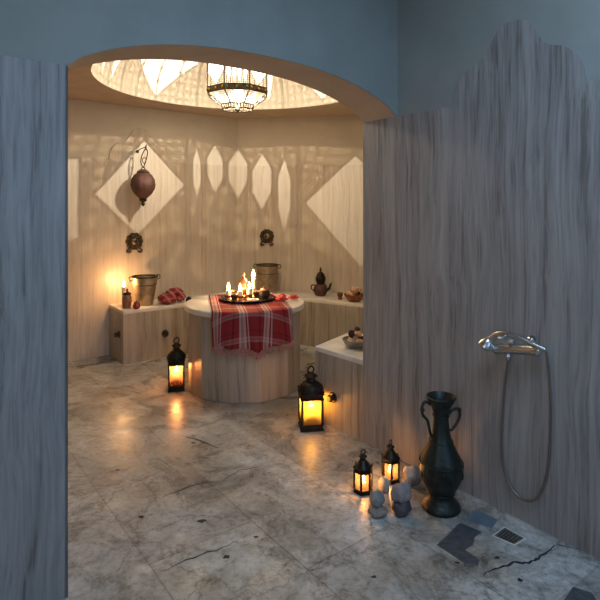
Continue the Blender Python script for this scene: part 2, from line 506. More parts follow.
bm = newbm()
prof = [(A0, 0), (-OPW, 0)] + arch_pts() + [(CL, ZS), (CL, HF), (A0, HF)]
prism(bm, [P(a, CL, z) for a, z in prof], W * (TH - CL))
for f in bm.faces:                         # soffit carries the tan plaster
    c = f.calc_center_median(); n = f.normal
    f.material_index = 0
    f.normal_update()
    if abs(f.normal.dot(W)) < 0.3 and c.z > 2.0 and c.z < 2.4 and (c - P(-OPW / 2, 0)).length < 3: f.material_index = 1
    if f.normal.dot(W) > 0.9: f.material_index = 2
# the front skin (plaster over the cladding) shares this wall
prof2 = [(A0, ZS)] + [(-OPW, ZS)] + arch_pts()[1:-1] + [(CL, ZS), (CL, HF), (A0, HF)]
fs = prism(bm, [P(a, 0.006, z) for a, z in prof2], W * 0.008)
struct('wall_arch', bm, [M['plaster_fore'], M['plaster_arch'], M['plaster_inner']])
# the part of the arch wall to the right, seen only from the inner room
bm = newbm(); prism(bm, [P(0.2, TH - 0.12), P(1.7, TH - 0.12), P(1.7, TH), P(0.2, TH)], (0, 0, HI + 0.1))
struct('wall_inner_front', bm, M['clad_inner'])
# left pier cladding
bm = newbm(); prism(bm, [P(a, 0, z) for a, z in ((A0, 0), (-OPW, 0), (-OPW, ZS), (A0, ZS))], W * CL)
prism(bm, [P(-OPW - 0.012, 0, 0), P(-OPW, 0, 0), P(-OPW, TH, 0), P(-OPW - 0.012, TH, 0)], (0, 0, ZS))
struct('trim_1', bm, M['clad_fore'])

# right wall, plaster, with the crested cladding in front of it
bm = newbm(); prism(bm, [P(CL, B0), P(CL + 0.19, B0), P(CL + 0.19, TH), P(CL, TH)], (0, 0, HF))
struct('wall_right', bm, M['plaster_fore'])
crest = [(0.33, 0.0), (0.325, 0.05), (0.30, 0.115), (0.245, 0.17), (0.185, 0.19), (0.14, 0.225), (0.10, 0.29), (0.065, 0.335), (0.0, 0.35)]
cr = spline([(x, z, 0) for x, z in crest], 4)


def crested(cx, z0, s=1.0):
    half = [(v.x * s, v.y * s) for v in cr]
    return [(cx - x, z0 + z) for x, z in half] + [(cx + x, z0 + z) for x, z in reversed(half[:-1])]


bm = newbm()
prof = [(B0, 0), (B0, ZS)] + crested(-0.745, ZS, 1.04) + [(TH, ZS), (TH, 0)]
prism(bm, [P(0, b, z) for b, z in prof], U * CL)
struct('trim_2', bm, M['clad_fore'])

# rest of the front room: left wall, back wall with a wide window, ceiling
LB0, LB1, LZ0, LZ1 = -3.3, -1.1, 0.8, 2.6
bm = newbm()
for b0, b1, z0, z1 in ((B0, LB0, 0, HF), (LB1, TH, 0, HF), (LB0, LB1, 0, LZ0), (LB0, LB1, LZ1, HF)):
    prism(bm, [P(A0 - 0.15, b0, z0), P(A0, b0, z0), P(A0, b1, z0), P(A0 - 0.15, b1, z0)], (0, 0, z1 - z0))
struct('wall_left', bm, M['plaster_fore'])
bm = newbm(); t = 0.05
for b0, b1, z0, z1 in ((LB0, LB0 + t, LZ0, LZ1), (LB1 - t, LB1, LZ0, LZ1), (LB0 + t, LB1 - t, LZ0, LZ0 + t), (LB0 + t, LB1 - t, LZ1 - t, LZ1), ((LB0 + LB1) / 2 - t / 2, (LB0 + LB1) / 2 + t / 2, LZ0 + t, LZ1 - t)):
    prism(bm, [P(A0 - 0.11, b0, z0), P(A0 - 0.05, b0, z0), P(A0 - 0.05, b1, z0), P(A0 - 0.11, b1, z0)], (0, 0, z1 - z0))
struct('added_window', bm, M['slab'])  # unseen window, added so that neutral light reaches the right wall
bm = newbm()
WA0, WA1, WZ0, WZ1 = -2.5, -0.5, 0.9, 2.7
for a0, a1, z0, z1 in ((A0 - 0.12, WA0, 0, HF), (WA1, 0.2, 0, HF), (WA0, WA1, 0, WZ0), (WA0, WA1, WZ1, HF)):
    prism(bm, [P(a0, B0 - 0.15, z0), P(a1, B0 - 0.15, z0), P(a1, B0, z0), P(a0, B0, z0)], (0, 0, z1 - z0))
struct('wall_back', bm, M['plaster_fore'])
bm = newbm()
t = 0.05
for a0, a1, z0, z1 in ((WA0, WA0 + t, WZ0, WZ1), (WA1 - t, WA1, WZ0, WZ1), (WA0 + t, WA1 - t, WZ0, WZ0 + t), (WA0 + t, WA1 - t, WZ1 - t, WZ1), ((WA0 + WA1) / 2 - t / 2, (WA0 + WA1) / 2 + t / 2, WZ0 + t, WZ1 - t)):
    prism(bm, [P(a0, B0 - 0.11, z0), P(a1, B0 - 0.11, z0), P(a1, B0 - 0.05, z0), P(a0, B0 - 0.05, z0)], (0, 0, z1 - z0))
struct('window_1', bm, M['slab'])
SA0, SA1, SB0, SB1 = -1.75, -0.55, -2.5, -1.2
bm = newbm()
for a0, a1, b0, b1 in ((A0 - 0.15, SA0, B0 - 0.15, TH), (SA1, 0.2, B0 - 0.15, TH), (SA0, SA1, B0 - 0.15, SB0), (SA0, SA1, SB1, TH)):
    zprism(bm, [P(a0, b0), P(a1, b0), P(a1, b1), P(a0, b1)], HF, HF + 0.12)
struct('ceiling', bm, M['plaster_fore'])
bm = newbm(); t = 0.05
for a0, a1, b0, b1 in ((SA0, SA0 + t, SB0, SB1), (SA1 - t, SA1, SB0, SB1), (SA0 + t, SA1 - t, SB0, SB0 + t), (SA0 + t, SA1 - t, SB1 - t, SB1)):
    zprism(bm, [P(a0, b0), P(a1, b0), P(a1, b1), P(a0, b1)], HF + 0.03, HF + 0.09)
struct('added_skylight', bm, M['slab'])  # unseen skylight, added to throw blue light down on the floor


# inner room walls, plaster slabs with marble cladding up to 2.0 m
def wall_seg(name, tname, p, q, out, crest_at=None, ztop=2.0):
    d = (q - p).normalized(); ln = (q - p).length
    bm = newbm()
    a, b2 = p - d * 0.1 + out * CL, q + d * 0.1 + out * CL
    zprism(bm, [a, b2, b2 + out * 0.12, a + out * 0.12], 0, HI)
    struct(name, bm, M['plaster_inner'])
    bm = newbm()
    pr = [(0, 0), (0, ztop)] + (crested(crest_at, ztop) if crest_at is not None else []) + [(ln, ztop), (ln, 0)]
    prism(bm, [p + d * s + Vector((0, 0, z)) for s, z in pr], out * CL)
    struct(tname, bm, M['clad_inner'])


wall_seg('wall_inner_left', 'trim_3', L1, P1, W, crest_at=1.33)
wall_seg('wall_inner_back', 'trim_4', P1, P2, Vector((-BD.y, BD.x, 0)))
wall_seg('wall_inner_right', 'trim_5', P2, E2, (E2 - P2).normalized().cross(Vector((0, 0, -1))))
wall_seg('wall_inner_side', 'trim_6', L2, L1, (L1 - L2).normalized().cross(Vector((0, 0, -1))))
wall_seg('wall_inner_corner', 'trim_7', L3, L2, (L2 - L3).normalized().cross(Vector((0, 0, -1))))

# flat ceiling with the round dome over the table
O = Vector((-0.50, 4.50, 0)); RD = 1.20
bm = newbm()
outer = [E + U * -0.0, E2 + U * 0.15, P2 + Vector((0.15, 0.12, 0)), P1 + Vector((0, 0.15, 0)), L1 + Vector((-0.1, 0.15, 0)), L2 + Vector((-0.15, 0, 0)), L3 - U * 0.1]
ND = 72
vo_ = [bm.verts.new((v.x, v.y, HI)) for v in outer]
vi_ = [bm.verts.new((O.x + RD * math.cos(2 * PI * i / ND), O.y + RD * math.sin(2 * PI * i / ND), HI)) for i in range(ND)]
ed = [bm.edges.new((vo_[i], vo_[(i + 1) % len(vo_)])) for i in range(len(vo_))] + [bm.edges.new((vi_[i], vi_[(i + 1) % ND])) for i in range(ND)]
bmesh.ops.triangle_fill(bm, use_beauty=True, use_dissolve=False, edges=ed, normal=(0, 0, -1))
for f in bm.faces: f.material_index = 0
prev = vi_
rise = 0.72
for k in range(0, 15):
    if k == 0: r, z = RD, HI + 0.035
    else:
        t = k / 14 * PI / 2; r, z = RD * math.cos(t), HI + 0.035 + rise * math.sin(t)
    if k == 14:
        top = bm.verts.new((O.x, O.y, z))
        for i in range(ND):
            f = bm.faces.new((prev[i], prev[(i + 1) % ND], top)); f.material_index = 1; f.smooth = True
    else:
        cur = [bm.verts.new((O.x + r * math.cos(2 * PI * i / ND), O.y + r * math.sin(2 * PI * i / ND), z)) for i in range(ND)]
        for i in range(ND):
            f = bm.faces.new((prev[i], prev[(i + 1) % ND], cur[(i + 1) % ND], cur[i])); f.material_index = 1; f.smooth = k > 0
        prev = cur
DOMETOP = HI + 0.035 + rise
struct('ceiling_dome', bm, [M['plaster_arch'], M['dome']])

# ------------------------------------------------------------------ benches
BZ = 0.515


def bench(poly, z, label, knobs=()):
    t = thing('marble_bench', label, 'bench', (0, 0, 0))
    c = sum((sc_(p) for p in poly), Vector()) / len(poly); t.location = (c.x, c.y, 0)
    loc = [sc_(p) - c for p in poly]
    bm = newbm(); zprism(bm, loc, 0, z - 0.035); obj('body', bm, M['bench'], t)
    bm = newbm()
    big = [p + p.normalized() * 0.0 for p in loc]
    zprism(bm, big, z - 0.035, z); o = obj('top_slab', bm, M['slab'], t); bevel(o, 0.006)
    for kp, kn in knobs:
        bm = newbm(); kp = Vector(kp) - c; kn = Vector(kn).normalized()
        tube(bm, [kp, kp + kn * 0.008, kp + kn * 0.009, kp + kn * 0.03, kp + kn * 0.031, kp + kn * 0.045], [0.036, 0.036, 0.018, 0.018, 0.026, 0.02], 14)
        k = obj('drain_knob', bm, M['bronze'], t)
        k['label'] = 'dark metal drain knob'
    return t


kL = Vector((-1.69, 5.02, 0)); kLm = Vector((-0.56, 5.885, 0))
nf = (kLm - kL).normalized(); nfn = Vector((nf.y, -nf.x, 0))
BN = Vector((-BD.y, BD.x, 0))
w1 = kL + W * ((Wl - kL).dot(W) - 0.001)
bench([kL, kLm, P1 - W * 0.001 - BD * 0.01, w1], BZ, 'marble bench against the left-hand wall, under the hanging copper vessel',
      [(kL + nf * 0.42 + Vector((0, 0, 0.24)), nfn), (kL + W * 0.12 + Vector((0, 0, 0.27)), -U)])
bench([kLm + BD * 0.002, (0.0, 5.76, 0), (0.70, 5.34, 0), (1.25, 5.2, 0), P1 + BD * 2.15 - BN * 0.001, P1 + BD * 0.008 - BN * 0.001], BZ,
      'long marble bench along the back wall behind the round table')
kA = Vector((0.107, 3.73, 0))
kdir = (kA - E).normalized(); kn = Vector((-kdir.y, kdir.x, 0))
kfront = E + W * 0.002
bench([kfront, kA, kA + Vector((0.556, 0.831, 0)) * 0.50, P(0.62, TH + 0.30), P(0.62, TH + 0.002)], 0.52, 'low grey marble bench beside the right-hand edge of the archway, holding a bowl',
      [(E + (kA - E) * 0.60 + Vector((0, 0, 0.205)), kn)])

# ------------------------------------------------------------------ round table, cloth
TC = Vector((-0.47, 4.49, 0)); TZ = 0.70; TR = 0.505
t = thing('marble_table', 'round marble table with a faceted drum base in the middle of the inner room', 'table', TC)
bm = newbm(); ang = math.radians(-90 + 6 + 15)
lathe(bm, [(0.478, 0), (0.478, TZ - 0.045)], 12, phase=ang); o = obj('base', bm, M['bench'], t); bevel(o, 0.006, 2, 20)
bm = newbm(); lathe(bm, [(TR - 0.006, TZ - 0.045), (TR, TZ - 0.04), (TR, TZ - 0.006), (TR - 0.006, TZ)], 64); autosmooth(obj('top', bm, M['slab'], t))

dq = Vector((0.20, -0.98, 0)).normalized(); dp = Vector((-dq.y, dq.x, 0))     # hanging direction, across


def cloth(bm):
    uvl = bm.loops.layers.uv.new('UVMap')
    nP, q0, drop = 60, -0.36, 0.275
    hw = 0.315; R = TR + 0.004
    cols = []
    for i in range(nP + 1):
        p = -hw + 2 * hw * i / nP + 0.02
        qe = math.sqrt(R * R - p * p)
        col = []
        nt_, nd_ = 26, 22
        qb = max(q0 + 0.03 * math.sin(p * 9), -math.sqrt(R * R - p * p) + 0.02)
        for k in range(nt_ + 1):
            q = qb + (qe - qb) * k / nt_
            zz = TZ + 0.0035 + 0.0025 * abs(noise.noise(Vector((p * 9, q * 9, 1)))) * (1 if k < nt_ - 1 else 0)
            col.append((dp * p + dq * q + Vector((0, 0, zz)), (p, q)))
        th = math.atan2(p, qe)
        out = (dp * p + dq * qe).normalized()
        dd = drop * (1 + 0.07 * math.sin(p * 13 + 1) + 0.04 * math.sin(p * 31))
        for k in range(1, nd_ + 1):
            s = dd * k / nd_; f = k / nd_
            fold = 0.012 * f * (math.sin(th * 21 + 0.6) + 0.5 * math.sin(th * 37)) + 0.012 * f
            r_ = min(k, 3) / 3 * 0.006
            side = dp * (0.02 * f * math.sin(th * 11 + 2))
            col.append((dp * p + dq * qe + out * (r_ + max(fold, -0.001)) + side + Vector((0, 0, TZ + 0.0035 - s)), (p, qe + s)))
        cols.append(col)
    vs = [[(bm.verts.new(c[0]), c[1]) for c in col] for col in cols]
    for A, B in zip(vs, vs[1:]):
        for k in range(len(A) - 1):
            q = (A[k], B[k], B[k + 1], A[k + 1])
            f = bm.faces.new([x[0] for x in q]); f.smooth = True
            for lp, x in zip(f.loops, q): lp[uvl].uv = x[1]
    return [col[-1][0] for col in cols]


bm = newbm(); hem = cloth(bm)
cl = obj('tablecloth', bm, M['plaid'], None, True, loc=TC)
md = cl.modifiers.new('thick', 'SOLIDIFY'); md.thickness = 0.002; md.offset = 1.0
tag(cl, 'red plaid cloth with a fringed hem hanging over the front of the round table', 'tablecloth')
bm = newbm(); rnd = random.Random(3)
for i in range(1, len(hem) - 1):
    h = hem[i]; ln = rnd.uniform(0.035, 0.06)
    for k in range(2):
        j = Vector((rnd.uniform(-.004, .004), rnd.uniform(-.004, .004), 0))
        tube(bm, [h + j + Vector((0, 0, 0.004)), h + j * 1.8 - Vector((0, 0, ln * 0.5)), h + j * 3 - Vector((0, 0, ln))], [0.003, 0.0035, 0.002], 5)
o = obj('fringe', bm, M['fringe'], cl); o['label'] = 'pale knotted fringe'

# ------------------------------------------------------------------ lanterns
LIGHTS = []


def plight(name, loc, power, col, r=0.008):
    ld = bpy.data.lights.new(name, 'POINT'); ld.energy = power; ld.color = col; ld.shadow_soft_size = r
    o = bpy.data.objects.new(name, ld); COL.objects.link(o); o.location = loc
    return o


def candle(name, loc, r, h, label, power, mat='wax', group=None, fs=1.0, lit=True, cup=None, col=(1.0, 0.60, 0.28)):
    t = thing(name, label, 'candle', loc, 0, group)
    bm = newbm(); lathe(bm, [(r * 0.97, 0.0), (r, 0.004), (r, h - 0.004), (r * 0.85, h), (r * 0.4, h - 0.003), (0, h - 0.004)], 20)
    autosmooth(obj('wax_body', bm, M[mat], t))
    bm = newbm(); tube(bm, [(0, 0, h - 0.005), (0.0005, 0, h + 0.008)], 0.0012, 6); obj('wick', bm, M['wick'], t)
    if lit:
        bm = newbm(); s = 0.009 * fs
        lathe(bm, [(0, h + 0.003), (s * 0.55, h + 0.006), (s, h + 0.006 + s * 1.2), (s * 0.8, h + 0.006 + s * 2.3), (s * 0.3, h + 0.006 + s * 3.6), (0, h + 0.006 + s * 4.4)], 12)
        obj('flame', bm, M['flame'], t, True)
        plight('candle_light', Vector(loc) + Vector((0, 0, h + 0.006 + 0.018 * fs)), power, col)
    if cup:
        bm = newbm(); lathe(bm, [(r * 1.25, -0.0), (r * 1.5, 0.002), (r * 1.15, 0.012), (r * 1.3, h * 0.45), (r * 1.34, h * 0.45), (r * 1.02, h * 0.45 - 0.004), (r * 1.02, 0.01)], 20)
        autosmooth(obj('brass_cup', bm, M[cup], t))
    return t


def lantern(label, loc, half, h, pane, rz, n=4, group=None, cone=False):
    """metal lantern: base, posts, glass panes, pierced roof, chimney cap, carrying ring"""
    t = thing('candle_lantern', label, 'lantern', loc, rz, group)
    R = half / math.cos(PI / n); ph = PI / n - PI / 2
    zb, zt = 0.10 * h, 0.50 * h
    bm = newbm(); lathe(bm, [(R * 1.08, 0), (R * 1.08, 0.03 * h), (R * 1.0, 0.035 * h), (R * 0.98, zb * 0.85), (R * 1.06, zb * 0.88), (R * 1.06, zb)], n, phase=ph)
    for i in range(n):
        a = ph + 2 * PI * i / n
        ball(bm, (R * 0.98 * math.cos(a), R * 0.98 * math.sin(a), 0.012 * h), (0.07 * R, 0.07 * R, 0.012 * h), 8, 6)
    obj('base', bm, M['iron'], t)
    for i in range(n):
        a = ph + 2 * PI * i / n; c = Vector((R * 0.95 * math.cos(a), R * 0.95 * math.sin(a), 0))
        bm = newbm(); tube(bm, [c + Vector((0, 0, zb - 0.002)), c + Vector((0, 0, zt + 0.002))], (0.13 if cone else 0.085) * R, 6)
        obj('post', bm, M['iron'], t)
        a2 = ph + 2 * PI * (i + 1) / n; d = Vector((R * 0.95 * math.cos(a2), R * 0.95 * math.sin(a2), 0))
        bm = newbm(); m = (c + d) / 2; o_ = m.normalized()
        e = (d - c) * 0.93
        prism(bm, [m - e / 2 - o_ * 0.001 + Vector((0, 0, zb)), m + e / 2 - o_ * 0.001 + Vector((0, 0, zb)), m + e / 2 + o_ * 0.001 + Vector((0, 0, zb)), m - e / 2 + o_ * 0.001 + Vector((0, 0, zb))], (0, 0, zt - zb))
        obj('glass_pane', bm, M[pane], t)
    bm = newbm()                              # pierced collar over the panes
    lathe(bm, [(R * 1.08, zt), (R * 1.10, zt + 0.02 * h), (R * 0.98, zt + 0.03 * h), (R * 0.98, zt + 0.075 * h), (R * 1.12, zt + 0.085 * h), (R * 1.12, zt + 0.10 * h), (R * 0.9, zt + 0.105 * h)], n, phase=ph)
    for i in range(n):
        a = ph + 2 * PI * i / n; c = Vector((R * 1.03 * math.cos(a), R * 1.03 * math.sin(a), zt + 0.10 * h))
        lathe(bm, [(0.09 * R, 0), (0.05 * R, 0.015 * h), (0.085 * R, 0.03 * h), (0, 0.055 * h)], 8, c=c)
        for k in range(5):
            a2 = ph + 2 * PI * (i + 1) / n; d = Vector((math.cos(a2), math.sin(a2), 0)); c0 = Vector((math.cos(a), math.sin(a), 0))
            q = c0.lerp(d, (k + 0.5) / 5) * R * 0.985
            ball(bm, (q.x, q.y, zt + 0.052 * h), (0.055 * R, 0.055 * R, 0.017 * h), 8, 6)
    obj('collar', bm, M['iron'], t)
    bm = newbm(); z0 = zt + 0.10 * h          # swelling ribbed roof
    nn = n * 6
    lathe(bm, [(R * 0.98, z0), (R * 0.80, z0 + 0.05 * h), (R * 0.62, z0 + 0.10 * h), (R * 0.47, z0 + 0.145 * h), (R * 0.36, z0 + 0.18 * h)] if cone else
          [(R * 0.86, z0), (R * 0.84, z0 + 0.05 * h), (R * 0.74, z0 + 0.10 * h), (R * 0.52, z0 + 0.15 * h), (R * 0.36, z0 + 0.18 * h)], n if cone else nn, phase=ph, flute=None if cone else (lambda a, z: 0.05 * math.cos(a * n * 2)))
    autosmooth(obj('roof', bm, M['iron'], t), 50)
    bm = newbm(); z1 = z0 + 0.18 * h
    lathe(bm, [(R * 0.36, z1 - 0.004), (R * 0.30, z1 + 0.03 * h), (R * 0.34, z1 + 0.065 * h), (R * 0.46, z1 + 0.075 * h), (R * 0.40, z1 + 0.095 * h), (R * 0.18, z1 + 0.125 * h), (R * 0.12, z1 + 0.14 * h)], 20)
    autosmooth(obj('chimney_cap', bm, M['iron'], t), 40)
    bm = newbm(); zr = z1 + 0.14 * h
    rr = (h - zr) / 2 + 0.004
    ring(bm, (0, 0, zr + rr - 0.006), rr + 0.004, 0.055 * R, 'Y', 24, 8, rot=0.5)
    obj('carrying_ring', bm, M['iron'], t, True)
    return t


lp = fl(176.5, 389)
lantern('tall dark metal lantern with orange glow on the floor left of the round table', lp, 0.062, 0.42, 'pane_red', math.radians(12), 4)
candle('pillar_candle', lp + Vector((0, 0, 0.0435)), 0.026, 0.105, 'candle burning inside the tall lantern left of the round table', 4.2, fs=1.3)
lp = fl(310.8, 427)
lantern('tall dark metal lantern with yellow glass on the floor by the low bench', lp, 0.072, 0.41, 'pane_yellow', math.radians(8), 4)
candle('pillar_candle', lp + Vector((0, 0, 0.0425)), 0.028, 0.105, 'candle burning inside the yellow glass lantern by the low bench', 3.6, fs=1.3)
lp = fl(363, 491)
lantern('small lantern with clear panes nearer the camera, left of the stacked stones', lp, 0.043, 0.215, 'pane_clear', 0.2, 6, None, True)
candle('votive_candle', lp + Vector((0, 0, 0.022)), 0.016, 0.026, 'small candle burning in the lantern left of the stacked stones', 1.0, fs=1.2)
lp = fl(390.5, 480)
lantern('small lantern with clear panes nearer the right wall, behind the stones', lp, 0.043, 0.215, 'pane_clear', 0.5, 6, None, True)
candle('votive_candle', lp + Vector((0, 0, 0.022)), 0.016, 0.026, 'small candle burning in the lantern behind the stones', 1.0, fs=1.2)

# ------------------------------------------------------------------ stones on the floor
def stone(px, py, s, mat, label, z=0.0, seed=0.0, rz=0.0):
    c = fl(px, py)
    bm = newbm(); ball(bm, (0, 0, s[2] * 0.82), s, 20, 14, 0.28, 1.7, seed, flat=0.82)
    o = obj('stone', bm, M[mat], None, True, loc=(c.x, c.y, z), rz=rz)
    return tag(o, label, 'stone')


stone(378, 515.5, (0.047, 0.040, 0.029), 'stone_tan', 'flat tan stone on the floor in front, under the grey stone', 0, 1.0)
stone(377, 515.0, (0.039, 0.034, 0.040), 'stone_grey', 'grey stone stacked on the flat tan stone in front of the lanterns', 0.0465, 2.3, 0.7)
stone(401.5, 514.5, (0.044, 0.040, 0.044), 'stone_plum', 'dark plum-grey stone at the bottom of the right-hand stack', 0, 3.1)
stone(401, 514.5, (0.051, 0.042, 0.047), 'stone_pink', 'pinkish stone on top of the dark plum-grey stone', 0.071, 4.4, 0.4)
stone(412, 483.5, (0.048, 0.046, 0.052), 'stone_white', 'whitish round stone between the small lanterns and the vase', 0, 5.2)
stone(384.5, 491.5, (0.030, 0.030, 0.044), 'stone_cream', 'small cream stone glowing between the two small lanterns', 0, 6.6)

# ------------------------------------------------------------------ bronze vase with two handles
vp = fl(441, 507.5)
t = thing('two_handled_vase', 'tall dark green bronze vase with two handles standing by the right wall', 'vase', vp, math.radians(15))
t.scale = (1, 1, 0.975)
prof = [(0.0, 0.0), (0.092, 0.0), (0.097, 0.008), (0.094, 0.020), (0.082, 0.034), (0.066, 0.052), (0.060, 0.070), (0.064, 0.085), (0.083, 0.12), (0.098, 0.155), (0.106, 0.195), (0.108, 0.215),
        (0.103, 0.235), (0.104, 0.243), (0.096, 0.262), (0.080, 0.295), (0.062, 0.33), (0.049, 0.365), (0.041, 0.41), (0.037, 0.455), (0.039, 0.485), (0.047, 0.515), (0.062, 0.545), (0.072, 0.562), (0.074, 0.570), (0.069, 0.574), (0.060, 0.562), (0.043, 0.53), (0.033, 0.49), (0.03, 0.40), (0.0, 0.36)]


def facet(a, z):
    k = max(0.0, 1 - abs(z - 0.2) / 0.22)
    return 0.035 * k * (abs(math.cos(4 * a)) - 0.6)


bm = newbm(); lathe(bm, prof, 64, flute=facet)
for k in range(8):                        # raised relief on the belly
    a = 2 * PI * k / 8
    ball(bm, (0.104 * math.cos(a), 0.104 * math.sin(a), 0.19), (0.008, 0.008, 0.024), 10, 8)
    ball(bm, (0.105 * math.cos(a + PI / 8), 0.105 * math.sin(a + PI / 8), 0.215), (0.007, 0.007, 0.012), 10, 8)
autosmooth(obj('body', bm, M['verdigris'], t), 50)
for z, r in ((0.085, 0.066), (0.240, 0.106), (0.345, 0.058), (0.475, 0.0395)):
    bm = newbm(); ring(bm, (0, 0, z), r, 0.0035, 'Z', 48, 8); obj('raised_band', bm, M['verdigris'], t, True)
hp = spline([(0.058, 0, 0.535), (0.088, 0, 0.552), (0.106, 0, 0.525), (0.100, 0, 0.485), (0.076, 0, 0.455), (0.066, 0, 0.415), (0.055, 0, 0.375), (0.046, 0, 0.372)], 6)
hp2 = spline([(0.038, 0, 0.470), (0.062, 0, 0.492), (0.092, 0, 0.498), (0.106, 0, 0.470), (0.098, 0, 0.440), (0.080, 0, 0.415), (0.062, 0, 0.395), (0.044, 0, 0.392)], 6)
for s, pts in ((-1, hp), (1, hp2)):
    bm = newbm(); tube(bm, [(s * p.x, 0, p.z) for p in pts], 0.0075, 10)
    ball(bm, (s * 0.103, 0, pts[len(pts) // 3].z), (0.012, 0.012, 0.012), 10, 8)
    obj('handle', bm, M['verdigris'], t, True)

# ------------------------------------------------------------------ shower mixer, hand shower and hose on the right wall
def wallb(px):
    k = (px - 300) / FPX
    return (Cx.x - k * Cx.y) / (k * W.y - W.x)


def wallpt(px, py, off=0.0):
    """a point off metres in front of the right wall"""
    base = Cx - U * off
    k = (px - 300) / FPX
    b = (base.x - k * base.y) / (k * W.y - W.x)
    p = base + W * b
    return Vector((p.x, p.y, CH - (py - HY) * p.y / FPX))


org = wallpt(516, 349, 0.0)
t = thing('shower_mixer', 'chrome wall shower mixer with hand shower on the right wall', 'shower', org)
def ml(px, py, off): return wallpt(px, py, off) - org
bm = newbm(); tube(bm, [ml(494, 349, 0.06), ml(497, 349, 0.06), ml(499, 349.2, 0.06), ml(536, 350, 0.06), ml(538, 350.2, 0.06), ml(541, 350.3, 0.06)], [0.021, 0.026, 0.023, 0.023, 0.026, 0.020], 18)
autosmooth(obj('mixer_bar', bm, M['chrome'], t), 40)
for px in (503, 535):
    bm = newbm(); c = ml(px, 349.5, 0.0)
    tube(bm, [c, c - U * 0.012, c - U * 0.0125, c - U * 0.045], [0.031, 0.027, 0.016, 0.016], 20)
    autosmooth(obj('wall_flange', bm, M['chrome'], t), 40)
bm = newbm(); c = ml(511, 344, 0.06)
tube(bm, [c, c + Vector((0, 0, 0.025)), c + Vector((0, 0, 0.030)) - U * 0.01, c + Vector((0, 0, 0.035)) - U * 0.06 + W * 0.01, c + Vector((0, 0, 0.038)) - U * 0.085 + W * 0.012], [0.018, 0.02, 0.013, 0.009, 0.008], 12)
obj('lever', bm, M['chrome'], t, True)
bm = newbm(); c = ml(508, 353, 0.06); tube(bm, [c, c - Vector((0, 0, 0.02)), c - Vector((0, 0, 0.035))], [0.015, 0.015, 0.011], 14)
obj('hose_outlet', bm, M['chrome'], t, True)
bm = newbm(); c0 = ml(530, 346, 0.06); tube(bm, [c0, ml(531, 341, 0.075), ml(532, 338.5, 0.085)], [0.011, 0.011, 0.017], 12)
obj('cradle', bm, M['chrome'], t, True)
# hand shower: handle lies across the bar, the head hangs at the left end
hs = thing('hand_shower', 'chrome hand shower head lying across the mixer on the right wall', 'shower head', org)
pts = spline([ml(546, 350, 0.075), ml(536, 345.5, 0.082), ml(524, 340, 0.09), ml(512, 335, 0.095), ml(501, 333.5, 0.097), ml(494, 336, 0.096), ml(489, 340.5, 0.094)], 5)
nr = len(pts); rad = [0.0095 + 0.0085 * (i / (nr - 1)) ** 1.3 for i in range(nr)]
bm = newbm(); tube(bm, pts, rad, 14); obj('shower_handle', bm, M['chrome'], hs, True)
hc = pts[-1]; dirn = (Vector((0, 0, -1)) + W * 0.55 - U * 0.15).normalized()
bm = newbm(); tube(bm, [hc - dirn * 0.018, hc - dirn * 0.004, hc + dirn * 0.010, hc + dirn * 0.030, hc + dirn * 0.036], [0.012, 0.024, 0.034, 0.040, 0.037], 24)
autosmooth(obj('spray_head', bm, M['chrome'], hs), 40)
bm = newbm(); tube(bm, [hc + dirn * 0.0355, hc + dirn * 0.040], [0.033, 0.031], 24); autosmooth(obj('spray_face', bm, M['dark_stone'], hs), 40)
hose = [(508, 360, .06), (505, 380, .05), (502.5, 410, .035), (501.5, 440, .025), (503, 465, .02), (509, 484, .02), (519, 497, .02), (530, 501, .02), (539, 495, .02), (546, 478, .022), (549.5, 450, .03), (550.5, 420, .045), (550, 390, .06), (548, 365, .07), (546, 351.5, .074)]
hpw = spline([wallpt(*p) - org for p in hose], 10)
bm = newbm(); tube(bm, hpw, [0.0062 + 0.0007 * (i % 2) for i in range(len(hpw))], 10)
ho = obj('shower_hose', bm, M['steel_hose'], None, True, loc=org)
tag(ho, 'flexible metal shower hose looping down from the mixer on the right wall', 'hose')

# ------------------------------------------------------------------ floor drain
q = [fl(*p) for p in ((504, 527), (526, 539), (515, 546), (492, 536))]
c = sum(q, Vector()) / 4
t = thing('floor_drain', 'small square drain grate set in the floor near the right wall', 'drain', c)
rel = [v - c for v in q]
bm = newbm()
inn = [v * 0.88 for v in rel]
for i in range(4):
    j = (i + 1) % 4
    prism(bm, [rel[i], rel[j], inn[j], inn[i]], (0, 0, 0.003))
obj('drain_frame', bm, M['slab'], t)
bm = newbm()
prism(bm, inn, (0, 0, 0.0012), 0)
obj('sump', bm, M['crack'], t)
bm = newbm()
for k in range(7):
    s0, s1 = (k + 0.25) / 7, (k + 0.75) / 7
    prism(bm, [inn[0].lerp(inn[1], s0), inn[0].lerp(inn[1], s1), inn[3].lerp(inn[2], s1), inn[3].lerp(inn[2], s0)], (0, 0, 0.003))
obj('grate', bm, M['grate'], t)


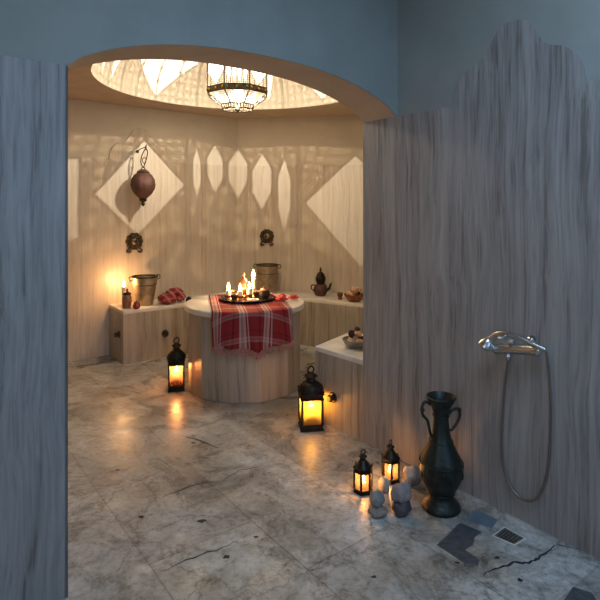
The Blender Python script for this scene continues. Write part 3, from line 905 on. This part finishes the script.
# ------------------------------------------------------------------ wall spouts
def wall_spout(loc, outn, label, s):
    rz = math.atan2(outn.y, outn.x) + PI / 2          # local -Y points into the room
    t = thing('wall_spout', label, 'spout', loc, rz)
    bm = newbm(); pts = []
    nn = 64
    for i in range(nn):
        a = 2 * PI * i / nn; r = s * (0.80 + 0.10 * abs(math.cos(5 * a)))
        pts.append((r * math.cos(a), 0, r * math.sin(a)))
    prism(bm, pts, (0, -0.012, 0))
    for k in range(12):
        a = 2 * PI * k / 12
        ball(bm, (s * 0.70 * math.cos(a), -0.014, s * 0.70 * math.sin(a)), (s * 0.13, 0.012, s * 0.13), 8, 6)
    obj('rosette', bm, M['bronze'], t)
    bm = newbm(); ring(bm, (0, -0.02, 0), s * 0.52, s * 0.10, 'Y', 28, 8); obj('raised_ring', bm, M['bronze'], t, True)
    bm = newbm(); ball(bm, (0, -0.016, 0), (s * 0.36, 0.022, s * 0.36), 14, 10); obj('boss', bm, M['brass'], t, True)
    bm = newbm(); tube(bm, spline([(0, -0.02, -s * 0.05), (0, -0.07, -s * 0.02), (0, -0.10, -s * 0.2), (0, -0.105, -s * 0.55)], 5), 0.013, 10)
    obj('spout', bm, M['bronze'], t, True)
    bm = newbm()
    tube(bm, [(0, -0.065, 0.0), (0, -0.065, s * 0.35)], 0.006, 8); tube(bm, [(-s * 0.28, -0.065, s * 0.36), (s * 0.28, -0.065, s * 0.36)], 0.008, 8)
    obj('tap_handle', bm, M['bronze'], t, True)
    for sg in (-1, 1):
        bm = newbm(); tube(bm, spline([(sg * s * 0.45, -0.008, -s * 0.6), (sg * s * 0.75, -0.012, -s * 0.95), (sg * s * 0.55, -0.014, -s * 1.08), (sg * s * 0.35, -0.012, -s * 0.95)], 5), 0.011, 8)
        obj('scroll_foot', bm, M['bronze'], t, True)
    return t


wall_spout(Wl + U * 0.26 + Vector((0, 0, 1.15)), -W, 'ornate dark bronze rosette spout on the wall below the hanging vessel', 0.105)
wall_spout(P1 + BD * 0.365 + Vector((0, 0, 1.165)), -BN, 'ornate dark bronze rosette spout on the wall above the round table', 0.098)

# ------------------------------------------------------------------ hanging copper vessel
vc = Vector((-1.597, 5.345, 1.715))
t = thing('hanging_vessel', 'round red-brown copper vessel hanging by a chain from the left-hand wall', 'vessel', vc)
bm = newbm()
lathe(bm, [(0.0, 0.178), (0.03, 0.178), (0.05, 0.165), (0.066, 0.150), (0.060, 0.142), (0.090, 0.120), (0.116, 0.075), (0.124, 0.025), (0.116, -0.02), (0.088, -0.07), (0.052, -0.105), (0.03, -0.122), (0.0, -0.127)], 48, flute=lambda a, z: 0.02 * math.cos(12 * a))
autosmooth(obj('body', bm, M['rust_copper'], t), 50)
bm = newbm(); lathe(bm, [(0.0, -0.118), (0.03, -0.120), (0.042, -0.132), (0.030, -0.145), (0.014, -0.157), (0.022, -0.172), (0.012, -0.19), (0.0, -0.20)], 20)
autosmooth(obj('finial', bm, M['iron'], t), 50)
bm = newbm()
zc = 0.170
ring(bm, (0, 0, zc + 0.012), 0.018, 0.0045, 'Y', 18, 6)
pts = [(0.0, 0, zc + 0.028), (-0.022, 0, zc + 0.08), (-0.012, 0, zc + 0.15), (0.022, 0, zc + 0.215), (0.045, 0, zc + 0.19), (0.035, 0, zc + 0.12), (0.012, 0, zc + 0.05)]
tube(bm, spline(pts, 5, True), 0.0055, 8, closed=True)
ring(bm, (0.028, 0, zc + 0.225), 0.018, 0.0045, 'X', 18, 6)
ring(bm, (0.012, 0, zc + 0.10), 0.030, 0.004, 'Y', 18, 6, sx=0.6)
obj('chain', bm, M['iron'], t, True)
hk = vc + Vector((0.028, 0, zc + 0.24))
dist = (Wl - hk).dot(W)
t = thing('wall_hook', 'thin iron hook arm on the left-hand wall holding the hanging copper vessel', 'hook', hk + W * dist)
bm = newbm(); q = W * dist
tube(bm, spline([Vector((0, 0, -0.03)), -q * 0.3 + Vector((0, 0, -0.012)), -q * 0.8 + Vector((0, 0, -0.005)), -q * 1.02 + Vector((0, 0, 0.0)), -q * 1.06 + Vector((0, 0, 0.02))], 6), 0.005, 8)
obj('hook_arm', bm, M['iron'], t, True)
bm = newbm(); tube(bm, [Vector((0, 0, -0.03)), Vector((0, 0, -0.03)) - W * 0.006], 0.018, 14); obj('hook_plate', bm, M['iron'], t)


# ------------------------------------------------------------------ buckets
def bucket(loc, r0, r1, h, mat, label, rz):
    t = thing('metal_bucket', label, 'bucket', loc, rz)
    bm = newbm()
    lathe(bm, [(0, 0.006), (r0 * 0.96, 0.006), (r0 * 0.97, 0.0), (r0, 0.0), (r0 * 1.01, 0.01), (r0 + (r1 - r0) * .5, h * .5), (r1, h - 0.004), (r1, h), (r1 - 0.005, h), (r0 + (r1 - r0) * .5 - 0.005, h * .5), (r0 - 0.005, 0.015), (0, 0.014)], 40)
    autosmooth(obj('body', bm, M[mat], t), 40)
    bm = newbm(); ring(bm, (0, 0, h), r1, 0.008, 'Z', 40, 8)
    ring(bm, (0, 0, h * 0.72), r0 + (r1 - r0) * .72, 0.004, 'Z', 40, 6)
    obj('rim', bm, M['bronze'], t, True)
    for s in (-1, 1):
        bm = newbm(); ring(bm, (s * (r1 + 0.014), 0, h - 0.012), 0.022, 0.005, 'Y', 16, 6); obj('lug', bm, M['bronze'], t, True)
    return t


bucket(Vector((-1.585, 5.36, BZ)), 0.084, 0.128, 0.285, 'brass', 'tapered brass bucket on the left bench below the rosette spout', 0.65)
bucket(Vector((-0.375, 6.03, BZ)), 0.105, 0.125, 0.33, 'brass', 'straight-sided brass bucket on the back bench behind the candle tray', -0.2)


# ------------------------------------------------------------------ left bench: candle, jar, little pot, folded cloth
candle('pillar_candle', (-1.765, 5.26, BZ), 0.020, 0.20, 'tall candle burning on the end of the left bench behind the brown jar', 5.0, fs=1.5, col=(1.0, 0.50, 0.20))
jp = fl(127, 308, BZ)
t = thing('lidded_jar', 'small brown jar with a dark pointed lid on the left bench', 'jar', jp)
bm = newbm(); lathe(bm, [(0.0, 0), (0.034, 0), (0.040, 0.006), (0.045, 0.06), (0.045, 0.10), (0.036, 0.125), (0.034, 0.135), (0, 0.135)], 24); autosmooth(obj('body', bm, M['brown_glaze'], t), 40)
bm = newbm(); lathe(bm, [(0.040, 0.133), (0.042, 0.141), (0.034, 0.152), (0.012, 0.163), (0.009, 0.170), (0.013, 0.178), (0.005, 0.190), (0, 0.196)], 20); autosmooth(obj('lid', bm, M['iron'], t), 40)
bm = newbm(); ring(bm, (0, 0, 0.06), 0.0455, 0.003, 'Z', 24, 6); ring(bm, (0, 0, 0.10), 0.0455, 0.003, 'Z', 24, 6); obj('bands', bm, M['copper'], t, True)
jp = fl(136.5, 309, BZ)
t = thing('round_pot', 'tiny dark red pot beside the brown jar on the left bench', 'pot', jp)
bm = newbm(); lathe(bm, [(0.0, 0), (0.02, 0), (0.036, 0.018), (0.038, 0.035), (0.026, 0.055), (0.028, 0.064), (0.024, 0.064), (0.02, 0.05), (0, 0.02)], 22); autosmooth(obj('body', bm, M['red_glaze'], t), 50)
bm = newbm(); lathe(bm, [(0.027, 0.063), (0.02, 0.072), (0.006, 0.076), (0.007, 0.083), (0, 0.088)], 16); autosmooth(obj('lid', bm, M['red_glaze'], t), 40)


def towel(loc, rz, label, parts, name='folded_towel'):
    bm = newbm(); uvl = bm.loops.layers.uv.new('UVMap')
    for (c, s, sd) in parts:
        vs = ball(bm, c, s, 36, 24, 0.0)
        for v in vs:
            d = (v.co - Vector(c))
            q = Vector((d.x / s[0], d.y / s[1], d.z / s[2]))
            k = 1 + 0.16 * math.sin(q.x * 7 + 3 * noise.noise(q * 1.6 + Vector((sd, 0, 0))) + q.z * 5) * (0.4 + 0.6 * abs(q.y)) + 0.12 * noise.noise(q * 2.4 + Vector((0, sd, 0)))
            v.co = Vector(c) + Vector((d.x * k, d.y * k, d.z * k))
            if v.co.z < 0.0: v.co.z = 0.0
    for f in bm.faces:
        for lp in f.loops:
            co = lp.vert.co; lp[uvl].uv = (co.x * 2.2 + co.z * 1.6, co.y * 2.2 + co.z * 2.0)
    o = obj(name, bm, M['plaid'], None, True, loc=loc, rz=rz)
    return tag(o, label, 'towel')


bp_ = Vector((-1.325, 5.44, BZ))
towel(bp_, math.radians(37), 'crumpled red plaid towel on the left bench beside the tapered bucket', [((-0.05, 0, 0.055), (0.10, 0.085, 0.06), 1.0), ((0.03, 0.01, 0.10), (0.085, 0.07, 0.055), 4.0), ((0.075, -0.02, 0.06), (0.055, 0.06, 0.05), 7.0)])
jp = Vector((-1.16, 5.47, BZ))
t = thing('round_pot', 'small black pot at the right end of the crumpled towel', 'pot', jp)
bm = newbm(); lathe(bm, [(0.0, 0), (0.018, 0), (0.030, 0.014), (0.032, 0.03), (0.024, 0.045), (0.026, 0.05), (0.022, 0.05), (0, 0.02)], 20); autosmooth(obj('body', bm, M['iron'], t), 50)
bm = newbm(); lathe(bm, [(0.025, 0.05), (0.018, 0.058), (0.006, 0.062), (0, 0.07)], 16); autosmooth(obj('lid', bm, M['iron'], t), 40)

# ------------------------------------------------------------------ tray of candles on the round table
ZC = TZ + 0.0085
tr = Vector((-0.455, 4.55, ZC))
t = thing('round_tray', 'round black tray of candles on the table', 'tray', tr)
bm = newbm(); lathe(bm, [(0, 0), (0.205, 0), (0.215, 0.003), (0.232, 0.018), (0.237, 0.018), (0.220, 0.004), (0.21, 0.0045), (0, 0.0045)], 56); autosmooth(obj('dish', bm, M['black_tray'], t), 40)
bm = newbm(); ring(bm, (0, 0, 0.018), 0.235, 0.004, 'Z', 56, 8); obj('rim', bm, M['iron'], t, True)
ZT = ZC + 0.005


def on_tray(x, y): return Vector((tr.x + x, tr.y + y, ZT))


# positions on the tray: x to the right, y away from the camera
candle('votive_candle', on_tray(-0.165, 0.00), 0.022, 0.075, 'leftmost candle burning on the black tray', 2.5600000000000005, 'wax', None, 1.6, True, 'copper')
candle('votive_candle', on_tray(-0.060, -0.03), 0.022, 0.072, 'candle burning at the front of the tray, second from its left edge', 2.5600000000000005, 'wax', None, 1.6, True, 'copper')
candle('taper_candle', on_tray(0.040, 0.12), 0.016, 0.165, 'tallest candle burning at the back of the black tray', 3.84, 'wax', None, 1.8, True, 'brass')
candle('votive_candle', on_tray(0.015, 0.01), 0.022, 0.088, 'candle burning in the middle of the tray, below the tallest candle', 1.92, 'wax', None, 1.4, True, 'copper')
t = thing('lidded_pot', 'copper pot with a pointed lid among the candles on the tray', 'pot', on_tray(-0.045, 0.11))
bm = newbm(); lathe(bm, [(0, 0), (0.035, 0), (0.038, 0.008), (0.030, 0.02), (0.055, 0.05), (0.060, 0.075), (0.050, 0.10), (0.046, 0.105), (0, 0.105)], 28); autosmooth(obj('body', bm, M['copper'], t), 50)
bm = newbm(); lathe(bm, [(0.052, 0.104), (0.050, 0.115), (0.036, 0.145), (0.016, 0.165), (0.009, 0.180), (0.015, 0.192), (0.005, 0.215), (0, 0.235)], 24); autosmooth(obj('lid', bm, M['copper'], t), 50)
for (x, y, lab) in ((-0.145, 0.10, 'small copper cup at the back left of the candle tray'), (-0.10, -0.11, 'small copper cup at the front left of the candle tray'), (0.075, 0.05, 'small copper cup right of the middle candle on the tray')):
    t = thing('copper_cup', lab, 'cup', on_tray(x, y))
    bm = newbm(); lathe(bm, [(0, 0), (0.018, 0), (0.020, 0.004), (0.016, 0.01), (0.030, 0.03), (0.034, 0.055), (0.0315, 0.055), (0.027, 0.03), (0, 0.016)], 22); autosmooth(obj('bowl', bm, M['copper'], t), 50)
    bm = newbm(); ring(bm, (0, 0, 0.055), 0.033, 0.002, 'Z', 22, 6); obj('rim', bm, M['brass'], t, True)
t = thing('saucer', 'small white saucer at the front of the candle tray', 'saucer', on_tray(0.06, -0.12))
bm = newbm(); lathe(bm, [(0, 0), (0.028, 0), (0.030, 0.003), (0.052, 0.014), (0.050, 0.016), (0.028, 0.007), (0, 0.006)], 28); autosmooth(obj('dish', bm, M['china'], t), 50)
bm = newbm(); ball(bm, (0, 0, 0.014), (0.026, 0.020, 0.012), 14, 10, 0.2, 2.5); o = obj('soap', bm, M['petal_pale'], None, True, loc=on_tray(0.06, -0.12)); tag(o, 'pale pink soap lying on the white saucer', 'soap')
t = thing('round_pot', 'dark brown round pot at the right side of the candle tray', 'pot', on_tray(0.145, 0.03))
bm = newbm(); lathe(bm, [(0, 0), (0.03, 0), (0.045, 0.02), (0.05, 0.04), (0.04, 0.065), (0.043, 0.072), (0.038, 0.072), (0, 0.03)], 24); autosmooth(obj('body', bm, M['dark_lump'], t), 50)
bm = newbm(); lathe(bm, [(0.042, 0.072), (0.03, 0.085), (0.008, 0.09), (0.010, 0.10), (0, 0.106)], 18); autosmooth(obj('lid', bm, M['copper'], t), 50)


def rosette(loc, s, label, cat='flower', seed=0, group=None):
    t = thing('rose_flower', label, cat, loc, seed, group)
    bm = newbm()
    for rg, (n, rr, tilt, sz) in enumerate(((6, 0.72, 0.55, 0.46), (5, 0.42, 1.0, 0.40), (3, 0.18, 1.3, 0.30))):
        for k in range(n):
            a = 2 * PI * k / n + rg * 0.5
            c = Vector((rr * s * math.cos(a), rr * s * math.sin(a), s * (0.30 + 0.18 * rg)))
            vs = ball(bm, (0, 0, 0), (sz * s, 0.10 * s, sz * s * 0.85), 12, 8)
            mt = Matrix.Translation(c) @ Matrix.Rotation(a + PI / 2, 4, 'Z') @ Matrix.Rotation(PI / 2 - tilt, 4, 'X')
            for v in vs: v.co = mt @ v.co
    for v in bm.verts: v.co.z = max(v.co.z, 0.0)
    obj('petals', bm, M['petal'], t, True)
    bm = newbm(); ball(bm, (0, 0, s * 0.68), (0.24 * s, 0.24 * s, 0.22 * s), 12, 8); o = obj('flower_centre', bm, M['petal_pale'], t, True); o['label'] = 'pale pink flower centre'
    return t


rosette((-0.150, 4.46, ZC), 0.055, 'red rose on the cloth just right of the candle tray', seed=0.3)
rosette((-0.055, 4.55, ZC), 0.048, 'red rose on the cloth nearest the right edge of the table', seed=1.1)
rosette((-0.155, 4.62, ZC), 0.043, 'red rose on the cloth behind the other two roses', seed=2.0)

# ------------------------------------------------------------------ back bench: kettle, cup, bowl of shells; bowl on the low bench
kp = Vector((0.232, 5.92, BZ))
t = thing('stacked_kettle', 'dark double kettle with a pointed lid standing on the back bench', 'kettle', kp, -0.15)
bm = newbm(); lathe(bm, [(0, 0), (0.055, 0), (0.060, 0.006), (0.078, 0.045), (0.080, 0.075), (0.062, 0.115), (0.048, 0.128), (0, 0.128)], 32); autosmooth(obj('lower_pot', bm, M['rust_copper'], t), 50)
bm = newbm(); lathe(bm, [(0, 0.128), (0.042, 0.128), (0.050, 0.15), (0.058, 0.18), (0.054, 0.21), (0.040, 0.226), (0, 0.226)], 28); autosmooth(obj('upper_pot', bm, M['iron'], t), 50)
bm = newbm(); lathe(bm, [(0.046, 0.225), (0.044, 0.236), (0.028, 0.256), (0.012, 0.268), (0.010, 0.28), (0.016, 0.29), (0.007, 0.305), (0, 0.325)], 24); autosmooth(obj('lid', bm, M['iron'], t), 50)
bm = newbm(); tube(bm, spline([(0.07, 0, 0.06), (0.10, 0, 0.085), (0.112, 0, 0.125), (0.125, 0, 0.145)], 6), [0.016] * 7 + [0.012] * 6 + [0.009] * 6, 10); obj('spout', bm, M['iron'], t, True)
bm = newbm(); tube(bm, spline([(-0.066, 0, 0.11), (-0.098, 0, 0.115), (-0.105, 0, 0.075), (-0.076, 0, 0.05)], 6), 0.007, 8); obj('handle', bm, M['iron'], t, True)
t = thing('copper_cup', 'small dark cup on the back bench between the kettle and the copper bowl', 'cup', Vector((0.432, 5.66, BZ)))
bm = newbm(); lathe(bm, [(0, 0), (0.022, 0), (0.026, 0.006), (0.020, 0.02), (0.032, 0.045), (0.034, 0.07), (0.031, 0.07), (0.027, 0.045), (0, 0.03)], 22); autosmooth(obj('bowl', bm, M['copper'], t), 50)
bm = newbm(); ring(bm, (0, 0, 0.07), 0.033, 0.0025, 'Z', 22, 6); obj('rim', bm, M['brass'], t, True)


def bowl(loc, r, h, mat, label, name='bowl'):
    t = thing(name, label, 'bowl', loc)
    bm = newbm(); lathe(bm, [(0, 0.0), (r * 0.5, 0), (r * 0.52, h * 0.1), (r * 0.8, h * 0.4), (r, h), (r * 0.95, h), (r * 0.74, h * 0.45), (r * 0.4, h * 0.2), (0, h * 0.18)], 36); autosmooth(obj('body', bm, M[mat], t), 50)
    bm = newbm(); ring(bm, (0, 0, h), r * 0.975, r * 0.04, 'Z', 36, 6); obj('rim', bm, M[mat], t, True)
    return t


def lump(loc, s, mat, label, group, seed, cat):
    """a snail-shell lump: a tapering coil"""
    bm = newbm(); pts = []; rad = []
    for i in range(40):
        f = i / 39; a = f * 4.2 * PI; r = s * 0.62 * (1 - f) ** 0.9
        pts.append(Vector((r * math.cos(a), r * math.sin(a), s * (-0.2 + 1.15 * f)))); rad.append(s * (0.46 * (1 - f) + 0.05))
    tube(bm, pts, rad, 10)
    rm = Matrix.Rotation(seed * 2.1, 3, 'Z') @ Matrix.Rotation(0.9 + 0.5 * math.sin(seed), 3, 'X')
    for v in bm.verts: v.co = rm @ v.co
    lo = min(v.co.z for v in bm.verts)
    for v in bm.verts: v.co.z -= lo
    o = obj('snail_shell', bm, M[mat], None, True, loc=loc)
    return tag(o, label, cat, group)


bc = Vector((0.575, 5.545, BZ))
bowl(bc, 0.112, 0.075, 'copper', 'copper bowl heaped with shells on the back bench by the archway edge')
gl = 'shells heaped in the copper bowl'
for i, (x, y, z, s, mt) in enumerate(((-0.05, -0.035, 0.045, 0.036, 'peach_lump'), (0.03, -0.045, 0.045, 0.034, 'dark_lump'), (0.045, 0.035, 0.045, 0.034, 'peach_lump'), (-0.04, 0.04, 0.045, 0.034, 'dark_lump'), (-0.01, -0.01, 0.095, 0.036, 'peach_lump'), (0.035, 0.005, 0.10, 0.032, 'peach_lump'))):
    lump(bc + Vector((x, y, z)), s * 1.2, mt, ('peach' if mt[0] == 'p' else 'dark brown') + ' shell heaped in the copper bowl on the back bench', gl, i + 1.0, 'shell')
bc = fl(356, 347, 0.52)
bowl(bc, 0.098, 0.055, 'grey_clay', 'grey bowl filled with shells on the low bench at the right of the archway')
gl = 'shells heaped in the grey bowl'
for i, (x, y, z, s, mt) in enumerate(((-0.045, -0.03, 0.032, 0.029, 'peach_lump'), (0.02, -0.045, 0.032, 0.028, 'peach_lump'), (0.045, 0.02, 0.032, 0.028, 'dark_lump'), (-0.035, 0.04, 0.032, 0.028, 'dark_lump'), (-0.03, 0.0, 0.07, 0.030, 'dark_lump'), (0.015, -0.01, 0.075, 0.030, 'peach_lump'), (0.01, 0.02, 0.105, 0.024, 'dark_lump'))):
    lump(bc + Vector((x, y, z)), s, mt, ('peach' if mt[0] == 'p' else 'dark brown') + ' shell heaped in the grey bowl on the low bench', gl, i + 11.0, 'shell')

# ------------------------------------------------------------------ hanging glass lamp under the dome
LC = Vector((-0.535, 4.50, 0)); LZ = 2.50              # filament position
t = thing('hanging_lamp', 'stained glass lamp in two tiers hanging under the dome', 'lamp', LC + Vector((0, 0, LZ)))
AZ0 = 95.5
RU, ZU0, ZU1 = 0.245, -0.034, 0.29                     # apothem of the upper tier, its foot and top
RL, ZL = 0.135, -0.122


def ray(az, el): return Vector((math.cos(math.radians(az)) * math.cos(math.radians(el)), math.sin(math.radians(az)) * math.cos(math.radians(el)), math.sin(math.radians(el))))


def oct_pt(R, k, z):                                   # corner between panel k and k+1
    a = math.radians(AZ0 + 22.5 + 45 * k); c = R / math.cos(PI / 8)
    return Vector((c * math.cos(a), c * math.sin(a), z))


def panel(quad, holes, name, az):
    """a lattice pane with clear pieces set in it; holes are (azimuth, elevation) outlines seen from the filament"""
    nrm = (quad[1] - quad[0]).cross(quad[3] - quad[0]).normalized()
    o_ = quad[0]
    hs3 = []
    for h in holes:
        pts = []
        for a, e in h:
            d = ray(az + a, e); pts.append(d * (nrm.dot(o_) / nrm.dot(d)))
        hs3.append(pts)
    bm = newbm(); uvl = bm.loops.layers.uv.new('UVMap')
    ed = []
    for loop in [quad] + hs3:
        vs = [bm.verts.new(p) for p in loop]
        ed += [bm.edges.new((vs[i], vs[(i + 1) % len(vs)])) for i in range(len(vs))]
    bmesh.ops.triangle_fill(bm, use_beauty=True, use_dissolve=False, edges=ed, normal=nrm)
    ex = (quad[1] - quad[0]).normalized(); ey = nrm.cross(ex)
    for f in bm.faces:
        for lp in f.loops: lp[uvl].uv = ((lp.vert.co - o_).dot(ex) * 7, (lp.vert.co - o_).dot(ey) * 7)
    pn = obj(name, bm, M['lamp_lattice'], t)
    if hs3:
        bm = newbm()
        for pts in hs3: bm.faces.new([bm.verts.new(p) for p in pts])
        o = obj('clear_glass', bm, M['lamp_clear'], pn)
        bm = newbm()
        for pts in hs3: tube(bm, pts, 0.0022, 5, closed=True)
        obj('lead_line', bm, M['iron'], pn)
    return pn


for k in range(8):
    az = AZ0 + 45 * k
    lo = [oct_pt(RL, k - 1, ZL), oct_pt(RL, k, ZL), oct_pt(RU, k, ZU0), oct_pt(RU, k - 1, ZU0)]
    up = [oct_pt(RU, k - 1, ZU0 + 0.045), oct_pt(RU, k, ZU0 + 0.045), oct_pt(RU, k, ZU1), oct_pt(RU, k - 1, ZU1)]
    if k == 7:
        lh = [[(3, -10.8), (20.3, -28), (1.5, -40.5), (-15.5, -27)]]
    elif k % 2:
        lh = [[(-4.5, -10.0), (13, -26.6), (-2, -39.8), (-22.0, -25.4)], [(16.7, -15.7), (20.6, -15.7), (20.6, -36), (16.7, -36)]]
    else:
        lh = []
        for c, w, e0, e1 in ((18.0, 2.2, -11, -29.8), (10.3, 3.7, -8.6, -27.1), (1.1, 4.1, -9.1, -27.0), (-8.3, 4.3, -11, -31.2), (-17.1, 3.0, -13, -37.3)):
            m0, m1 = e0 + (e1 - e0) * 0.32, e0 + (e1 - e0) * 0.70
            lh.append([(c, e0), (c + w, m0), (c + w, m1), (c, e1), (c - w, m1), (c - w, m0)])
    if k % 2:
        uh = [[(0, 5.2), (20.5, 25), (20.5, 45), (-20.5, 45), (-20.5, 25)]]
    else:
        uh = [[(c, 7), (c + 4, 20), (c + 4, 44), (c - 4, 44), (c - 4, 20)] for c in (-15, -5, 5, 15)]
    panel(lo, lh, 'lower_panel', az)
    panel(up, uh, 'upper_panel', az)
    # stained band between the tiers
    bm = newbm(); z0, z1 = ZU0 + 0.002, ZU0 + 0.044
    prism(bm, [oct_pt(RU, k - 1, z0), oct_pt(RU, k, z0), oct_pt(RU, k, z1), oct_pt(RU, k - 1, z1)], Vector((math.cos(math.radians(az)), math.sin(math.radians(az)), 0)) * 0.003)
    for j in range(5):
        c0 = oct_pt(RU, k - 1, (z0 + z1) / 2).lerp(oct_pt(RU, k, (z0 + z1) / 2), (j + 0.5) / 5)
        bq = newbm(); ball(bq, c0 + Vector((math.cos(math.radians(az)), math.sin(math.radians(az)), 0)) * 0.003, (0.011, 0.011, 0.013), 10, 8)
        if j % 2 == 0: obj('glass_gem', bq, M['gem_amber' if k % 2 else 'gem_green'], t, True)
        else: bq.free()
    obj('filigree_band', bm, M['bronze'], t)
bm = newbm()
for z, R in ((ZU0, RU), (ZU0 + 0.045, RU), (ZU1, RU), (ZL, RL), (ZL - 0.035, RL * 0.92)):
    tube(bm, [oct_pt(R, k, z) for k in range(8)], 0.0055, 6, closed=True)
for k in range(8):
    tube(bm, [oct_pt(RU, k, ZU0), oct_pt(RU, k, ZU1)], 0.005, 6)
    tube(bm, [oct_pt(RU, k, ZU0), oct_pt(RL, k, ZL), oct_pt(RL * 0.92, k, ZL - 0.035)], 0.0045, 6)
    tube(bm, [oct_pt(RU, k, ZU1), Vector((0, 0, ZU1 + 0.06))], 0.004, 6)
obj('frame', bm, M['iron'], t)
bm = newbm()                                           # grille closing the bottom
for k in range(8):
    for j in range(4):
        a = oct_pt(RL, k, ZL).lerp(oct_pt(RL, k + 1, ZL), j / 4); b = oct_pt(RL * 0.92, k, ZL - 0.035).lerp(oct_pt(RL * 0.92, k + 1, ZL - 0.035), j / 4)
        tube(bm, [a, b], 0.005, 5)
    tube(bm, [oct_pt(RL * 0.92, k, ZL - 0.035), Vector((0, 0, ZL - 0.035))], 0.004, 5)
ring(bm, (0, 0, ZL - 0.035), RL * 0.5, 0.003, 'Z', 24, 5)
ring(bm, (0, 0, ZL - 0.035), RL * 0.75, 0.003, 'Z', 24, 5)
ball(bm, (0, 0, ZL - 0.045), (0.014, 0.014, 0.018), 10, 8)
obj('bottom_grille', bm, M['bronze'], t)
bm = newbm(); uvl = bm.loops.layers.uv.new('UVMap')     # lattice glass added behind the grille to dim the downward light
v0 = [bm.verts.new(oct_pt(RL * 0.985, k, ZL)) for k in range(8)]; v1 = [bm.verts.new(oct_pt(RL * 0.905, k, ZL - 0.034)) for k in range(8)]
for k in range(8): bm.faces.new((v0[k], v0[(k + 1) % 8], v1[(k + 1) % 8], v1[k]))
bm.faces.new(v1)
for f in bm.faces:
    for lp in f.loops: lp[uvl].uv = ((lp.vert.co.x + lp.vert.co.z) * 7, (lp.vert.co.y - lp.vert.co.z) * 7)
obj('added_bottom_glass', bm, M['lamp_lattice'], t)
bm = newbm()                                           # bead strings in front of the upper tier
for k in range(8):
    for j in range(1, 4):
        p = oct_pt(RU + 0.008, k, 0).lerp(oct_pt(RU + 0.008, k + 1, 0), j / 4)
        tube(bm, [p + Vector((0, 0, ZU0 + 0.04)), p + Vector((0, 0, ZU1))], 0.0016, 5)
        for i in range(8): ball(bm, p + Vector((0, 0, ZU0 + 0.06 + i * 0.032)), 0.0045, 6, 5)
obj('bead_strings', bm, M['iron'], t)
bm = newbm(); ball(bm, (0, 0, 0.01), (0.03, 0.03, 0.036), 16, 12); obj('bulb', bm, M['bulb'], t, True)
bm = newbm(); lathe(bm, [(0.016, 0.05), (0.016, 0.12), (0.008, 0.125), (0.008, ZU1 + 0.06)], 16); obj('socket', bm, M['bronze'], t)
bm = newbm()
zz = ZU1 + 0.055; i = 0
while LZ + zz < DOMETOP - 0.01:
    ring(bm, (0, 0, zz + 0.018), 0.018, 0.004, 'Y' if i % 2 else 'X', 14, 6, sx=0.6); zz += 0.031; i += 1
obj('chain', bm, M['iron'], t, True)
plight('lamp_light', LC + Vector((0, 0, LZ)), 132.0, (1.0, 0.89, 0.74), 0.0015)

# ------------------------------------------------------------------ daylight: window behind, added left window and skylight, sky
def daylight(loc, aim, w, h, power, col):
    ld = bpy.data.lights.new('unseen_daylight', 'AREA'); ld.shape = 'RECTANGLE'; ld.size = w; ld.size_y = h
    ld.energy = power; ld.color = col
    o = bpy.data.objects.new('unseen_daylight', ld); COL.objects.link(o)
    o.location = loc; o.rotation_euler = aim.to_track_quat('-Z', 'Y' if abs(aim.z) > 0.9 else 'Z').to_euler()
    if abs(aim.z) > 0.9: o.rotation_euler.z = math.atan2(U.y, U.x)


daylight(P((WA0 + WA1) / 2, B0 - 0.13, (WZ0 + WZ1) / 2), W, WA1 - WA0, WZ1 - WZ0, 29, (0.28, 0.57, 1.0))       # blue sky side
daylight(P(A0 - 0.13, (LB0 + LB1) / 2, (LZ0 + LZ1) / 2), U, LB1 - LB0, LZ1 - LZ0, 17, (1.0, 0.93, 0.84))       # added left window, neutral to warm fill for the right wall
daylight(P((SA0 + SA1) / 2, (SB0 + SB1) / 2, HF + 0.10), Vector((0, 0, -1)), SA1 - SA0, SB1 - SB0, 38, (0.42, 0.68, 1.0))                  # added skylight, makes the front floor brighter and bluer
wd = bpy.data.worlds.new('sky'); scn.world = wd; wd.use_nodes = True
bg = wd.node_tree.nodes.get('Background') or wd.node_tree.nodes.new('ShaderNodeBackground')
bg.inputs[0].default_value = (0.35, 0.55, 0.9, 1); bg.inputs[1].default_value = 0.25

# ------------------------------------------------------------------ camera
cd = bpy.data.cameras.new('camera'); cam = bpy.data.objects.new('camera', cd); COL.objects.link(cam)
cam.location = (0, 0, CH); cam.rotation_euler = (PI / 2, 0, 0)
cd.sensor_width = 36; cd.lens = 36 * FPX / 600; cd.shift_y = -(300 - HY) / 600; cd.clip_start = 0.05
scn.camera = cam
vs = scn.view_settings
vs.view_transform = 'Standard'; vs.look = 'None'; vs.exposure = 0.12; vs.gamma = 1.0; vs.use_curve_mapping = False
cy = scn.cycles
cy.use_denoising = True
cy.max_bounces = 10; cy.transparent_max_bounces = 24; cy.sample_clamp_indirect = 4.0
